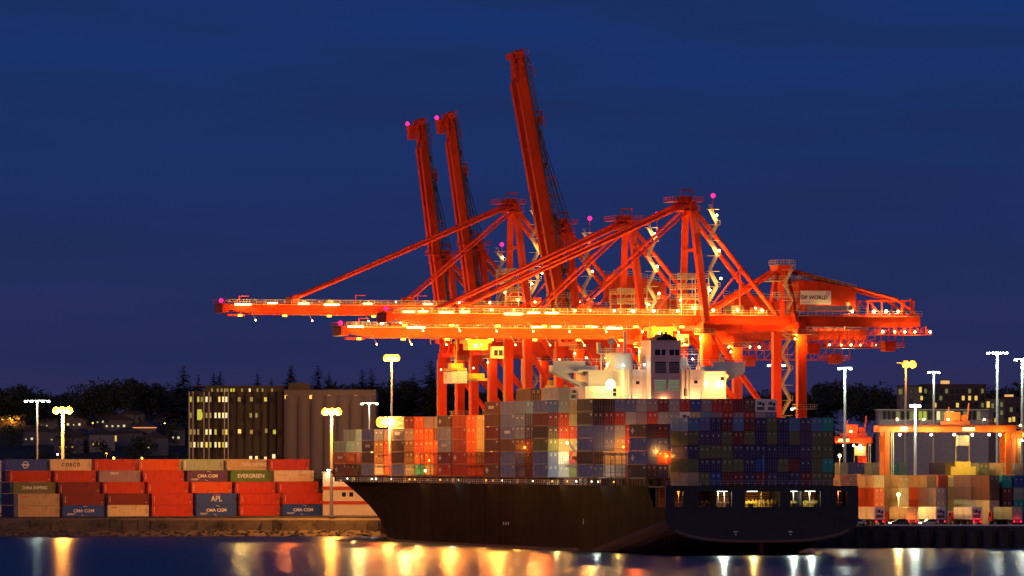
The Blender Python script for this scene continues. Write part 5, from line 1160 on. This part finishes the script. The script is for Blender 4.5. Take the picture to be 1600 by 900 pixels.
while u < 1680:
    D = 2120+fr.uniform(-30, 60); x = Xu(u, D); z = hill_z(x, D); v = interp(sky, max(0, u))+fr.uniform(-2, 5); h = Zv(v, D)-z-3.2
    decid(m, fr, x, D, z, fr.uniform(5.5, 9), max(6, h), 900); u += fr.uniform(7, 15)
for i in range(170):
    u = fr.uniform(-40, 1680); D = fr.uniform(1850, 2080); x = Xu(u, D)
    if 300 < u < 580: continue
    decid(m, fr, x, D, hill_z(x, D)-1, fr.uniform(3, 6), fr.uniform(6, 10), 160)
tag(m.build('far_wood', leafd), kind='stuff')
# trees near the silo foot
m = MB(); decid(m, fr, 0, 0, 0, 6, 11, 900); o = empty('round_tree', (Xu(498, 1700), 1700, LZ)); tag(o, 'dark round tree at the foot of the pale silo block', 'tree'); m.build('crown', leafd, o); link(bpy.data.objects.new('trunk', tme), o).scale = (1, 1, .4)
# ================================================================ APARTMENTS ON THE RIGHT
ad = 1790
def block(u0, u1, v0, name_lab, mm, wins, y=0, base=720, depth=14):
    r = tag(empty('apartment_block', (Xu(u0, ad+y), ad+y, LZ)), name_lab, 'building', 'apartment blocks behind the right yard'); s_ = (ad+y)/F
    W_ = (u1-u0)*s_; H = Zv(v0, ad+y)-LZ
    part('wall', lambda m: m.box(0, W_, 0, depth, -2, H), mm, r); part('parapet', lambda m: m.box(-.15, W_+.15, -.15, depth, H, H+.4), roofm, r)
    for (u, v, w_, h_, k) in wins: gwin(u, v, w_, h_, k, -.05, r, lambda uu: (uu-u0)*s_, lambda vv: Zv(vv, ad+y)-LZ)
    return r
brick_d = mat('dark_brick', (.07, .05, .07), .85); grey_d = mat('grey_render', (.16, .15, .15), .85)
ap1 = block(1406, 1440, 604, 'grey apartment block at the left end with yellow corner windows', grey_d, [(1407, 612, 1.1, 1.6, 3), (1414, 628, .9, 1.4, -1), (1424, 612, 1.0, 1.4, -1), (1424, 628, 1.0, 1.4, -1), (1438, 609, .8, 1.6, 1), (1443-3, 622, .7, 1.2, 1), (1437, 635, .7, 1.0, 3)], -3)
W2 = []
for i, u in enumerate((1446, 1453, 1461, 1470, 1479, 1488, 1496, 1505, 1515, 1525, 1535)):
    for j, v in enumerate((611, 622, 633, 645, 657)):
        k = (3 if (i*7+j*3) % 4 == 0 else -1)
        if (u, v) in ((1505, 622), (1515, 622), (1525, 622), (1461, 633), (1496, 633)): k = 1
        if (u, v) == (1535, 611): k = 3
        W2.append((u, v, .8, 1.3, k))
block(1440, 1541, 602, 'dark brick apartment block with many windows in the middle', brick_d, W2, 0)
part_ = block(1541, 1572, 624, 'lower grey apartment block with one bright yellow window', grey_d, [(1544, 632, .9, 1.8, 1), (1551, 634, .8, 1.4, 3), (1565, 632, .8, 1.3, 3), (1565, 645, .8, 1.3, 3), (1555, 648, .8, 1.3, -1), (1556, 657, .8, 1.2, 1)], -4)
block(1570, 1640, 622, 'dark purple apartment block at the right picture edge', brick_d, [(1578, 656, .8, 1.3, 1), (1584, 655, .8, 1.4, 1), (1592, 656, .8, 1.3, -1), (1590, 640, .8, 1.3, -1), (1580, 640, .8, 1.3, 3)], -6)
for u, v, lab in ((1477, 597, 'small lit penthouse on top of the dark brick apartment block'), (1577, 619, 'small lit rooftop box on the purple apartment block')):
    r = tag(empty('rooftop_room', (Xu(u, ad), ad+1, Zv(v+5.5, ad))), lab, 'rooftop room')
    part('wall', lambda m: m.box(-1.1, 1.3, 0, 3, -.6, .5), grey_d, r); part('window', lambda m: m.box(-1.1, 1.3, -.1, 3, .5, 1.5), mat('lit_win_amber', (.8, .5, .2), emit=(.95, .5, .15), es=.8), r); part('flat_roof', lambda m: m.box(-1.3, 1.5, -.2, 3.2, 1.5, 1.7), roofm, r)
# long glazed building behind the gantry
lg = tag(empty('glazed_terminal', (Xu(1372, 1700), 1700, LZ)), 'long low building with lit glazing behind the yard gantry', 'building'); s_ = 1700/F
part('wall', lambda m: m.box(0, (1545-1372)*s_, 1, 12, 0, Zv(641, 1700)-LZ), mat('dark_clad', (.22, .21, .27)), lg)
part('flat_roof', lambda m: m.box(-.5, (1545-1372)*s_, -.6, 12, Zv(641, 1700)-LZ, Zv(639.5, 1700)-LZ), galv, lg)
for i in range(22):
    u = 1380+i*7; k = {0: -1, 8: 0, 9: 0, 12: 2, 13: 3, 14: 2, 15: 2}.get(i, -1 if i % 3 else 3)
    q = MB(); q.box(0, .95, 0, .1, 0, 2.4); q.build('pane', wmats[k] if k >= 0 else dkg, lg, ((u-1372)*s_, .85, Zv(656, 1700)-LZ))
tag(STUFF.build('container_block', SMATS), kind='stuff')
for o_ in bpy.data.objects:
    if 'label' in o_ and len(o_['label'].replace(',', '').split()) > 16: print('LONG', o_['label'])
print('CONTAINERS', NCONT[0])
